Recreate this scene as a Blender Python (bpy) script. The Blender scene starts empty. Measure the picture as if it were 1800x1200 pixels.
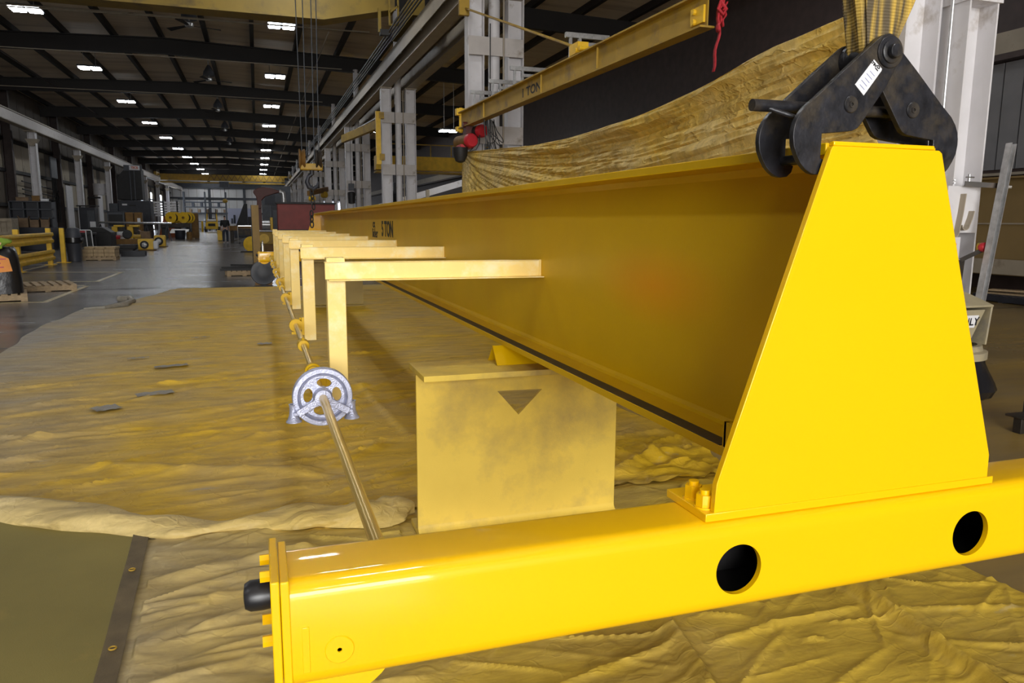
import bpy, bmesh, math, random
import numpy as np
from mathutils import Vector, Matrix
from mathutils.geometry import tessellate_polygon

random.seed(7)
rng = np.random.default_rng(11)
sc = bpy.context.scene
COL = sc.collection
PI = math.pi

# ------------------------------------------------------------------ camera
cam_d = bpy.data.cameras.new('camera')
cam_d.sensor_width = 36.0
cam_d.lens = 1324.0 / 1800.0 * 36.0
cam_d.clip_end = 400.0
cam_d.clip_start = 0.05
cam = bpy.data.objects.new('camera', cam_d)
COL.objects.link(cam)
ROT = Matrix(((0.948, 0.044, -0.314), (-0.317, 0.150, -0.937), (0.006, 0.988, 0.156))).to_quaternion()
cam.rotation_mode = 'QUATERNION'
cam.rotation_quaternion = ROT
cam.location = (0.0, 0.0, 1.4)
sc.camera = cam

# ------------------------------------------------------------------ view, world, large lights
vs = sc.view_settings
vs.view_transform = 'Standard'
vs.look = 'None'
vs.gamma = 1.0
vs.use_curve_mapping = False
vs.exposure = 0.0

world = bpy.data.worlds.new('world')
sc.world = world
world.use_nodes = True
bg = world.node_tree.nodes['Background']
bg.inputs[0].default_value = (0.60, 0.68, 0.80, 1)
bg.inputs[1].default_value = 0.02

LAMP_STRENGTH = 62.0      # high-bay panels
DOOR_POWER = 3700.0        # daylight through the open bay door behind the viewer


def area(name, loc, rot, sx, sy, power, color=(1, 1, 1)):
    d = bpy.data.lights.new(name, 'AREA')
    d.shape = 'RECTANGLE'
    d.size = sx
    d.size_y = sy
    d.energy = power
    d.color = color
    o = bpy.data.objects.new(name, d)
    o.location = loc
    o.rotation_euler = rot
    COL.objects.link(o)
    return o


# open roll-up door in the wall behind the viewer, daylight coming in
area('bay_door_daylight', (-2.2, -14.7, 3.4), (PI / 2, 0, 0), 11.0, 6.0, DOOR_POWER, (1.0, 0.99, 0.97))

# ------------------------------------------------------------------ materials
MATS = {}


def mat(name, col, rough=0.6, metal=0.0, var=0.15, scale=6.0, bump=0.0, bscale=40.0, spec=0.5,
        dirt=None, dirt_amt=0.0, dscale=2.0, coat=0.0, stretch=(1, 1, 1), emit=0.0):
    """procedural principled material: colour mottled by noise, optional second dirt colour, fine bump"""
    if name in MATS:
        return MATS[name]
    m = bpy.data.materials.new(name)
    m.use_nodes = True
    nt = m.node_tree
    b = nt.nodes['Principled BSDF']
    b.inputs['Roughness'].default_value = rough
    b.inputs['Metallic'].default_value = metal
    b.inputs['Specular IOR Level'].default_value = spec
    if coat:
        b.inputs['Coat Weight'].default_value = coat
        b.inputs['Coat Roughness'].default_value = 0.05
    if emit:
        b.inputs['Emission Color'].default_value = (*col, 1)
        b.inputs['Emission Strength'].default_value = emit
    tc = nt.nodes.new('ShaderNodeTexCoord')
    mp = nt.nodes.new('ShaderNodeMapping')
    mp.inputs['Scale'].default_value = stretch
    nt.links.new(tc.outputs['Object'], mp.inputs['Vector'])
    n = nt.nodes.new('ShaderNodeTexNoise')
    n.inputs['Scale'].default_value = scale
    n.inputs['Detail'].default_value = 5.0
    nt.links.new(mp.outputs['Vector'], n.inputs['Vector'])
    ramp = nt.nodes.new('ShaderNodeValToRGB')
    lo = [max(0.0, c * (1 - var)) for c in col]
    hi = [min(1.0, c * (1 + var)) for c in col]
    ramp.color_ramp.elements[0].color = (*lo, 1)
    ramp.color_ramp.elements[1].color = (*hi, 1)
    ramp.color_ramp.elements[0].position = 0.3
    ramp.color_ramp.elements[1].position = 0.7
    nt.links.new(n.outputs['Fac'], ramp.inputs['Fac'])
    out = ramp.outputs['Color']
    if dirt is not None:
        n2 = nt.nodes.new('ShaderNodeTexNoise')
        n2.inputs['Scale'].default_value = dscale
        n2.inputs['Detail'].default_value = 7.0
        n2.inputs['Roughness'].default_value = 0.65
        nt.links.new(mp.outputs['Vector'], n2.inputs['Vector'])
        r2 = nt.nodes.new('ShaderNodeMapRange')
        r2.inputs['From Min'].default_value = 0.62 - 0.35 * dirt_amt
        r2.inputs['From Max'].default_value = 0.80 - 0.30 * dirt_amt
        nt.links.new(n2.outputs['Fac'], r2.inputs['Value'])
        mx = nt.nodes.new('ShaderNodeMix')
        mx.data_type = 'RGBA'
        mx.inputs['B'].default_value = (*dirt, 1)
        nt.links.new(r2.outputs['Result'], mx.inputs['Factor'])
        nt.links.new(out, mx.inputs['A'])
        out = mx.outputs['Result']
    nt.links.new(out, b.inputs['Base Color'])
    if bump:
        n3 = nt.nodes.new('ShaderNodeTexNoise')
        n3.inputs['Scale'].default_value = bscale
        n3.inputs['Detail'].default_value = 3.0
        nt.links.new(mp.outputs['Vector'], n3.inputs['Vector'])
        bp = nt.nodes.new('ShaderNodeBump')
        bp.inputs['Strength'].default_value = bump
        bp.inputs['Distance'].default_value = 0.02
        nt.links.new(n3.outputs['Fac'], bp.inputs['Height'])
        nt.links.new(bp.outputs['Normal'], b.inputs['Normal'])
    MATS[name] = m
    return m


YEL = mat('gloss_yellow_paint', (0.90, 0.515, 0.0), 0.42, 0, 0.02, 1.5, 0.0, 60, coat=0.7, spec=0.2)
YELG = mat('satin_yellow_paint', (0.63, 0.385, 0.0), 0.42, 0, 0.05, 3.0, 0.03, 90, dirt=(0.62, 0.34, 0.0), dirt_amt=0.15, dscale=0.8, spec=0.3)
DUST = mat('dusty_pale_yellow_paint', (0.85, 0.63, 0.20), 0.55, 0, 0.06, 5.0, 0.05, 120, dirt=(0.86, 0.74, 0.42), dirt_amt=0.35, dscale=7)
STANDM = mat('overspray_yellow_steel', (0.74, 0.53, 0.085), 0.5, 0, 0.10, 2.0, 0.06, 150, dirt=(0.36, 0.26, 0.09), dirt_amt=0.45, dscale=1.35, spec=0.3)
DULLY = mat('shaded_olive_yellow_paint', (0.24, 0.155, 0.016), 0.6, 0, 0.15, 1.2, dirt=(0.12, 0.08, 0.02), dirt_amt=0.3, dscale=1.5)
OLDY = mat('old_crane_yellow_paint', (0.40, 0.245, 0.022), 0.55, 0, 0.18, 2.5, 0.05, 60, dirt=(0.20, 0.13, 0.05), dirt_amt=0.25, dscale=3)
SAFEY = mat('safety_yellow_paint', (0.80, 0.49, 0.02), 0.45, 0, 0.12, 5.0)
BLACKP = mat('worn_black_steel', (0.018, 0.018, 0.022), 0.40, 0.2, 0.6, 30, 0.12, 40, dirt=(0.070, 0.055, 0.036), dirt_amt=0.36, dscale=11)
RUBBER = mat('black_rubber', (0.012, 0.012, 0.014), 0.35, 0, 0.1)
DARKST = mat('dark_mill_steel', (0.035, 0.028, 0.022), 0.55, 0.3, 0.3, 8, dirt=(0.09, 0.05, 0.02), dirt_amt=0.3, dscale=5)
SILVER = mat('cast_silver_paint', (0.40, 0.42, 0.55), 0.40, 0.45, 0.2, 60, 0.2, 200)
CHROME = mat('bright_steel', (0.62, 0.62, 0.62), 0.25, 0.9, 0.1, 20)
SHAFT = mat('oversprayed_shaft_steel', (0.70, 0.50, 0.14), 0.26, 0.35, 0.2, 6, stretch=(8, 0.4, 8))
BATTEN = mat('grey_batten_paint', (0.50, 0.46, 0.43), 0.55, 0, 0.1, 3, dirt=(0.3, 0.25, 0.2), dirt_amt=0.2, dscale=3)
WHITEST = mat('white_painted_column', (0.63, 0.61, 0.62), 0.5, 0, 0.07, 3, 0.04, 60, dirt=(0.33, 0.28, 0.23), dirt_amt=0.12, dscale=3)
TANST = mat('tan_grey_painted_steel', (0.33, 0.28, 0.21), 0.55, 0, 0.12, 2, dirt=(0.18, 0.14, 0.10), dirt_amt=0.2, dscale=2)
BROWNST = mat('brown_primer_steel', (0.05, 0.032, 0.028), 0.6, 0, 0.2, 3)
RAFTER = mat('dark_primer_rafter', (0.014, 0.011, 0.010), 0.6, 0, 0.2, 1)
DECK = mat('roof_deck', (0.66, 0.55, 0.42), 0.7, 0, 0.15, 0.6, dirt=(0.32, 0.25, 0.19), dirt_amt=0.35, dscale=0.3, stretch=(0.3, 3, 1))
WALLM = mat('wall_siding', (0.13, 0.105, 0.08), 0.7, 0, 0.15, 0.5, dirt=(0.06, 0.05, 0.04), dirt_amt=0.35, dscale=0.25)
WALLFAR = mat('far_wall_siding', (0.78, 0.77, 0.77), 0.7, 0, 0.08, 0.4)
GREYM = mat('grey_machine_paint', (0.055, 0.06, 0.072), 0.5, 0, 0.2, 4)
NAVY = mat('dark_blue_machine_paint', (0.020, 0.022, 0.032), 0.5, 0, 0.25, 3)
BLACKM = mat('sooty_black_steel', (0.012, 0.011, 0.011), 0.6, 0, 0.3, 4)
REDP = mat('dull_red_paint', (0.20, 0.025, 0.018), 0.55, 0, 0.12, 4)
MAROON = mat('maroon_paint', (0.09, 0.015, 0.008), 0.5, 0, 0.15, 4)
BRIGHTRED = mat('bright_red_plastic', (0.50, 0.02, 0.03), 0.4, 0, 0.08, 6)
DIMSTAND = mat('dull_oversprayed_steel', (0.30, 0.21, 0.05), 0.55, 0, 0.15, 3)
WOOD = mat('pale_pallet_wood', (0.36, 0.26, 0.15), 0.75, 0, 0.25, 9, 0.2, 40, stretch=(1, 6, 6))
BRICKM = mat('tan_block', (0.40, 0.29, 0.16), 0.8, 0, 0.2, 9, 0.2, 40)
CARD = mat('cardboard', (0.20, 0.13, 0.075), 0.8, 0, 0.2, 5)
CRATE = mat('crate_board', (0.30, 0.25, 0.18), 0.8, 0, 0.2, 5)
RUST = mat('rusty_brown_steel', (0.19, 0.095, 0.018), 0.6, 0.1, 0.25, 4, dirt=(0.07, 0.035, 0.012), dirt_amt=0.25, dscale=2)
GALV = mat('galvanised_steel', (0.50, 0.50, 0.50), 0.35, 0.7, 0.2, 20)
PLASTIC = mat('grey_plastic_bin', (0.045, 0.048, 0.060), 0.45, 0, 0.1, 4)
BAG = mat('black_plastic_film', (0.010, 0.010, 0.012), 0.28, 0, 0.2, 6, 0.35, 7)
HOODM = mat('dusty_beige_plastic', (0.34, 0.29, 0.18), 0.6, 0, 0.12, 8, dirt=(0.22, 0.20, 0.17), dirt_amt=0.3, dscale=5)
WHITE = mat('white_label', (0.72, 0.72, 0.74), 0.5, 0, 0.04, 8)
INK = mat('black_ink', (0.01, 0.01, 0.012), 0.6, 0, 0.05)
BLUEINK = mat('blue_ink', (0.08, 0.11, 0.35), 0.6, 0, 0.05)
REDINK = mat('red_orange_ink', (0.55, 0.10, 0.01), 0.6, 0, 0.05)
ORANGE = mat('orange_label', (0.80, 0.27, 0.02), 0.5, 0, 0.06, 8)
HIVIS = mat('hi_vis_green_cloth', (0.26, 0.42, 0.03), 0.8, 0, 0.15, 10)
HIPINK = mat('reflective_orange_trim', (0.75, 0.42, 0.25), 0.6, 0, 0.1, 10)
CABLE = mat('black_cable', (0.010, 0.010, 0.010), 0.5, 0, 0.1)
ROPE = mat('wire_rope', (0.05, 0.055, 0.065), 0.5, 0.4, 0.2, 30)
REDSTRAP = mat('red_webbing', (0.45, 0.02, 0.03), 0.7, 0, 0.25, 30)
TAPE = mat('grey_duct_tape', (0.24, 0.22, 0.18), 0.5, 0, 0.15, 14, 0.2, 60)
OLIVE = mat('olive_canvas', (0.21, 0.17, 0.042), 0.75, 0, 0.14, 1.6, 0.12, 220, dirt=(0.33, 0.235, 0.05), dirt_amt=0.10, dscale=1.3)
HEM = mat('brown_canvas_hem', (0.12, 0.088, 0.042), 0.7, 0, 0.25, 9, 0.12, 160)
SKIN = mat('skin', (0.45, 0.27, 0.19), 0.5, 0, 0.05)
SHIRT = mat('black_cotton', (0.012, 0.012, 0.013), 0.8, 0, 0.1)
JEANS = mat('dark_denim', (0.025, 0.030, 0.045), 0.8, 0, 0.15)
SHOE = mat('pale_trainers', (0.35, 0.35, 0.36), 0.6, 0, 0.1)
HAIR = mat('dark_hair', (0.015, 0.012, 0.010), 0.6, 0, 0.1)
LINEP = mat('worn_yellow_floor_paint', (0.42, 0.33, 0.16), 0.4, 0, 0.25, 12, dirt=(0.12, 0.11, 0.10), dirt_amt=0.3, dscale=6)


def emission(name, col, strength):
    m = bpy.data.materials.new(name)
    m.use_nodes = True
    nt = m.node_tree
    nt.nodes.remove(nt.nodes['Principled BSDF'])
    e = nt.nodes.new('ShaderNodeEmission')
    e.inputs[0].default_value = (*col, 1)
    e.inputs[1].default_value = strength
    nt.links.new(e.outputs[0], nt.nodes['Material Output'].inputs[0])
    return m


LED = emission('led_panel', (0.92, 0.96, 1.0), LAMP_STRENGTH)
DAYW = emission('daylight_opening', (0.78, 0.87, 1.0), 9.0)


def floor_material():
    m = bpy.data.materials.new('polished_concrete')
    m.use_nodes = True
    nt = m.node_tree
    b = nt.nodes['Principled BSDF']
    b.inputs['Specular IOR Level'].default_value = 0.45
    g = nt.nodes.new('ShaderNodeNewGeometry')
    n = nt.nodes.new('ShaderNodeTexNoise')
    n.inputs['Scale'].default_value = 0.7
    n.inputs['Detail'].default_value = 9
    n.inputs['Roughness'].default_value = 0.65
    mp = nt.nodes.new('ShaderNodeMapping')
    mp.inputs['Scale'].default_value = (0.5, 1.6, 1)
    nt.links.new(g.outputs['Position'], mp.inputs['Vector'])
    nt.links.new(mp.outputs['Vector'], n.inputs['Vector'])
    r = nt.nodes.new('ShaderNodeValToRGB')
    r.color_ramp.elements[0].color = (0.060, 0.055, 0.052, 1)
    r.color_ramp.elements[1].color = (0.138, 0.127, 0.120, 1)
    r.color_ramp.elements[0].position = 0.3
    r.color_ramp.elements[1].position = 0.72
    nt.links.new(n.outputs['Fac'], r.inputs['Fac'])
    # yellow overspray dust lying on the floor to the right of the work
    sx = nt.nodes.new('ShaderNodeSeparateXYZ')
    nt.links.new(g.outputs['Position'], sx.inputs[0])
    mr = nt.nodes.new('ShaderNodeMapRange')
    mr.inputs['From Min'].default_value = 0.5
    mr.inputs['From Max'].default_value = 3.0
    mr.inputs['To Max'].default_value = 1.2
    nt.links.new(sx.outputs[0], mr.inputs['Value'])
    n2 = nt.nodes.new('ShaderNodeTexNoise')
    n2.inputs['Scale'].default_value = 0.9
    n2.inputs['Detail'].default_value = 6
    mp2 = nt.nodes.new('ShaderNodeMapping')
    mp2.inputs['Scale'].default_value = (0.5, 2.6, 1)
    nt.links.new(g.outputs['Position'], mp2.inputs['Vector'])
    nt.links.new(mp2.outputs['Vector'], n2.inputs['Vector'])
    mu = nt.nodes.new('ShaderNodeMath')
    mu.operation = 'MULTIPLY'
    nt.links.new(mr.outputs['Result'], mu.inputs[0])
    nt.links.new(n2.outputs['Fac'], mu.inputs[1])
    mx = nt.nodes.new('ShaderNodeMix')
    mx.data_type = 'RGBA'
    mx.inputs['B'].default_value = (0.42, 0.27, 0.05, 1)
    nt.links.new(mu.outputs[0], mx.inputs['Factor'])
    nt.links.new(r.outputs['Color'], mx.inputs['A'])
    nt.links.new(mx.outputs['Result'], b.inputs['Base Color'])
    rr = nt.nodes.new('ShaderNodeMapRange')
    rr.inputs['To Min'].default_value = 0.12
    rr.inputs['To Max'].default_value = 0.36
    nt.links.new(n.outputs['Fac'], rr.inputs['Value'])
    nt.links.new(rr.outputs['Result'], b.inputs['Roughness'])
    return m


def tarp_material(name, dull, yellow, x0, x1, crease=0.15, cmap=(0.45, 1.2, 1.0), rotc=0.35, fine=0.25):
    """canvas: dull cloth colour overlaid with yellow paint that thickens towards the work (x0 dull .. x1 painted)"""
    m = bpy.data.materials.new(name)
    m.use_nodes = True
    nt = m.node_tree
    L = nt.links.new
    b = nt.nodes['Principled BSDF']
    b.inputs['Specular IOR Level'].default_value = 0.35
    g = nt.nodes.new('ShaderNodeNewGeometry')
    sx = nt.nodes.new('ShaderNodeSeparateXYZ')
    L(g.outputs['Position'], sx.inputs[0])
    n = nt.nodes.new('ShaderNodeTexNoise')
    n.inputs['Scale'].default_value = 0.9
    n.inputs['Detail'].default_value = 8
    n.inputs['Roughness'].default_value = 0.62
    n.inputs['Distortion'].default_value = 0.6
    mp = nt.nodes.new('ShaderNodeMapping')
    mp.inputs['Scale'].default_value = (0.9, 1.5, 1)
    L(g.outputs['Position'], mp.inputs['Vector'])
    L(mp.outputs['Vector'], n.inputs['Vector'])
    mr = nt.nodes.new('ShaderNodeMapRange')
    mr.inputs['From Min'].default_value = x0
    mr.inputs['From Max'].default_value = x1
    L(sx.outputs[0], mr.inputs['Value'])
    ad = nt.nodes.new('ShaderNodeMath')
    ad.operation = 'MULTIPLY_ADD'
    ad.inputs[1].default_value = 1.5
    L(n.outputs['Fac'], ad.inputs[0])
    L(mr.outputs['Result'], ad.inputs[2])
    mr2 = nt.nodes.new('ShaderNodeMapRange')
    mr2.inputs['From Min'].default_value = 0.85
    mr2.inputs['From Max'].default_value = 1.8
    L(ad.outputs[0], mr2.inputs['Value'])
    mx = nt.nodes.new('ShaderNodeMix')
    mx.data_type = 'RGBA'
    mx.inputs['A'].default_value = (*dull, 1)
    mx.inputs['B'].default_value = (*yellow, 1)
    L(mr2.outputs['Result'], mx.inputs['Factor'])
    # fine mottling and grey scuffs
    n2 = nt.nodes.new('ShaderNodeTexNoise')
    n2.inputs['Scale'].default_value = 7
    n2.inputs['Detail'].default_value = 8
    n2.inputs['Roughness'].default_value = 0.7
    mp2 = nt.nodes.new('ShaderNodeMapping')
    mp2.inputs['Scale'].default_value = (0.45, 1.6, 1)
    L(g.outputs['Position'], mp2.inputs['Vector'])
    L(mp2.outputs['Vector'], n2.inputs['Vector'])
    r = nt.nodes.new('ShaderNodeValToRGB')
    r.color_ramp.elements[0].position = 0.25
    r.color_ramp.elements[1].position = 0.75
    r.color_ramp.elements[0].color = (0.50, 0.46, 0.38, 1)
    r.color_ramp.elements[1].color = (1.22, 1.20, 1.15, 1)
    L(n2.outputs['Fac'], r.inputs['Fac'])
    mm = nt.nodes.new('ShaderNodeMix')
    mm.data_type = 'RGBA'
    mm.blend_type = 'MULTIPLY'
    mm.inputs['Factor'].default_value = 1.0
    L(mx.outputs['Result'], mm.inputs['A'])
    L(r.outputs['Color'], mm.inputs['B'])
    mp3 = nt.nodes.new('ShaderNodeMapping')
    mp3.inputs['Rotation'].default_value = (0, 0, rotc)
    mp3.inputs['Scale'].default_value = cmap
    L(g.outputs['Position'], mp3.inputs['Vector'])
    n3 = nt.nodes.new('ShaderNodeTexNoise')
    n3.inputs['Scale'].default_value = 2.4
    n3.inputs['Detail'].default_value = 9
    n3.inputs['Roughness'].default_value = 0.75
    L(mp2.outputs['Vector'], n3.inputs['Vector'])
    mr3 = nt.nodes.new('ShaderNodeMapRange')
    mr3.inputs['From Min'].default_value = 0.62
    mr3.inputs['From Max'].default_value = 0.72
    mr3.inputs['To Max'].default_value = 0.8
    L(n3.outputs['Fac'], mr3.inputs['Value'])
    m2 = nt.nodes.new('ShaderNodeMix')
    m2.data_type = 'RGBA'
    m2.inputs['B'].default_value = (dull[0] * 1.05, dull[1] * 1.05, dull[2] * 1.1, 1)
    L(mr3.outputs['Result'], m2.inputs['Factor'])
    L(mm.outputs['Result'], m2.inputs['A'])
    L(m2.outputs['Result'], b.inputs['Base Color'])
    b.inputs['Roughness'].default_value = 0.55
    n4 = nt.nodes.new('ShaderNodeTexNoise')
    n4.inputs['Scale'].default_value = 16
    n4.inputs['Detail'].default_value = 6
    n4.inputs['Distortion'].default_value = 1.5
    L(mp2.outputs['Vector'], n4.inputs['Vector'])
    bp = nt.nodes.new('ShaderNodeBump')
    bp.inputs['Strength'].default_value = fine
    bp.inputs['Distance'].default_value = 0.008
    L(n4.outputs['Fac'], bp.inputs['Height'])
    # sharp crease lines: edges of warped cells at two sizes
    prev = bp
    wn = nt.nodes.new('ShaderNodeTexNoise')
    wn.inputs['Scale'].default_value = 2.6
    wn.inputs['Detail'].default_value = 4
    L(g.outputs['Position'], wn.inputs['Vector'])
    for sc_, dist in ((2.3, 0.020), (5.5, 0.010)):
        wm = nt.nodes.new('ShaderNodeVectorMath')
        wm.operation = 'MULTIPLY_ADD'
        wm.inputs[1].default_value = (0.55, 0.55, 0.55)
        L(wn.outputs['Color'], wm.inputs[0])
        L(mp3.outputs['Vector'], wm.inputs[2])
        vo = nt.nodes.new('ShaderNodeTexVoronoi')
        vo.feature = 'DISTANCE_TO_EDGE'
        vo.inputs['Scale'].default_value = sc_
        L(wm.outputs[0], vo.inputs['Vector'])
        cr = nt.nodes.new('ShaderNodeMapRange')
        cr.inputs['From Max'].default_value = 0.05
        cr.interpolation_type = 'SMOOTHSTEP'
        L(vo.outputs['Distance'], cr.inputs['Value'])
        b2 = nt.nodes.new('ShaderNodeBump')
        b2.invert = True
        b2.inputs['Strength'].default_value = 0.5
        b2.inputs['Distance'].default_value = dist * crease
        L(cr.outputs['Result'], b2.inputs['Height'])
        L(prev.outputs['Normal'], b2.inputs['Normal'])
        prev = b2
    L(prev.outputs['Normal'], b.inputs['Normal'])
    return m


FLOORM = floor_material()
TARP1 = tarp_material('overspray_drop_cloth', (0.33, 0.30, 0.255), (0.64, 0.415, 0.014), -3.0, -0.5, 0.15)
TARP2 = tarp_material('creased_drop_cloth', (0.42, 0.35, 0.21), (0.60, 0.42, 0.05), -0.9, 0.7)
DRAPEM = tarp_material('hanging_drop_cloth', (0.66, 0.53, 0.27), (0.85, 0.57, 0.04), 3.0, 5.2, 0.5, (1.0, 0.16, 1.9), 0.0, 0.3)
LIPM = tarp_material('drop_cloth_lip', (0.58, 0.48, 0.26), (0.66, 0.48, 0.12), -2.0, 1.2, 0.2)


def sling_material():
    m = bpy.data.materials.new('frayed_sling_webbing')
    m.use_nodes = True
    nt = m.node_tree
    b = nt.nodes['Principled BSDF']
    b.inputs['Roughness'].default_value = 0.7
    tc = nt.nodes.new('ShaderNodeTexCoord')
    mp = nt.nodes.new('ShaderNodeMapping')
    mp.inputs['Scale'].default_value = (60, 60, 2.2)
    nt.links.new(tc.outputs['Object'], mp.inputs['Vector'])
    n = nt.nodes.new('ShaderNodeTexNoise')
    n.inputs['Scale'].default_value = 1.0
    n.inputs['Detail'].default_value = 4
    nt.links.new(mp.outputs['Vector'], n.inputs['Vector'])
    r = nt.nodes.new('ShaderNodeValToRGB')
    r.color_ramp.elements[0].position = 0.42
    r.color_ramp.elements[0].color = (0.10, 0.075, 0.040, 1)
    r.color_ramp.elements[1].position = 0.64
    r.color_ramp.elements[1].color = (0.55, 0.36, 0.06, 1)
    nt.links.new(n.outputs['Fac'], r.inputs['Fac'])
    nt.links.new(r.outputs['Color'], b.inputs['Base Color'])
    w = nt.nodes.new('ShaderNodeTexWave')
    w.bands_direction = 'Z'
    w.inputs['Scale'].default_value = 55
    w.inputs['Distortion'].default_value = 1.5
    nt.links.new(tc.outputs['Object'], w.inputs['Vector'])
    bp = nt.nodes.new('ShaderNodeBump')
    bp.inputs['Strength'].default_value = 0.5
    bp.inputs['Distance'].default_value = 0.004
    nt.links.new(w.outputs['Fac'], bp.inputs['Height'])
    nt.links.new(bp.outputs['Normal'], b.inputs['Normal'])
    return m


SLINGM = sling_material()


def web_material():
    """girder paint with one orange blotch fading out from its centre"""
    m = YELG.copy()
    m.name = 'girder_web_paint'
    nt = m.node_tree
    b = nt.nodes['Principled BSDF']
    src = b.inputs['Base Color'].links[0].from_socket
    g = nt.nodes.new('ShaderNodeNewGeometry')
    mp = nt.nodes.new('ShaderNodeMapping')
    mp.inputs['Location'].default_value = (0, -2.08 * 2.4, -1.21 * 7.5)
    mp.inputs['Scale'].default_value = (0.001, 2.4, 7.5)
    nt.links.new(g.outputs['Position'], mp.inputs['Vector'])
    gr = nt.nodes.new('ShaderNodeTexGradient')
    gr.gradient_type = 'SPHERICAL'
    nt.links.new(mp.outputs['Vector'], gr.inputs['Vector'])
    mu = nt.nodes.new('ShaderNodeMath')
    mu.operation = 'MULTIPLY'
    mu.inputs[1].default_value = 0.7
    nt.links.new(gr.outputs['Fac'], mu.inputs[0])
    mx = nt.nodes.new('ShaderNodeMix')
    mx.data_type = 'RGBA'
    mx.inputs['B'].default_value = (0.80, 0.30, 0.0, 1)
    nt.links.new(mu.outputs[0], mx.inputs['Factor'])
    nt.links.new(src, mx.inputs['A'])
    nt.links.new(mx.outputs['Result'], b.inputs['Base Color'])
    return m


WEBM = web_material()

# ------------------------------------------------------------------ mesh helpers
WLOC = {}


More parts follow.
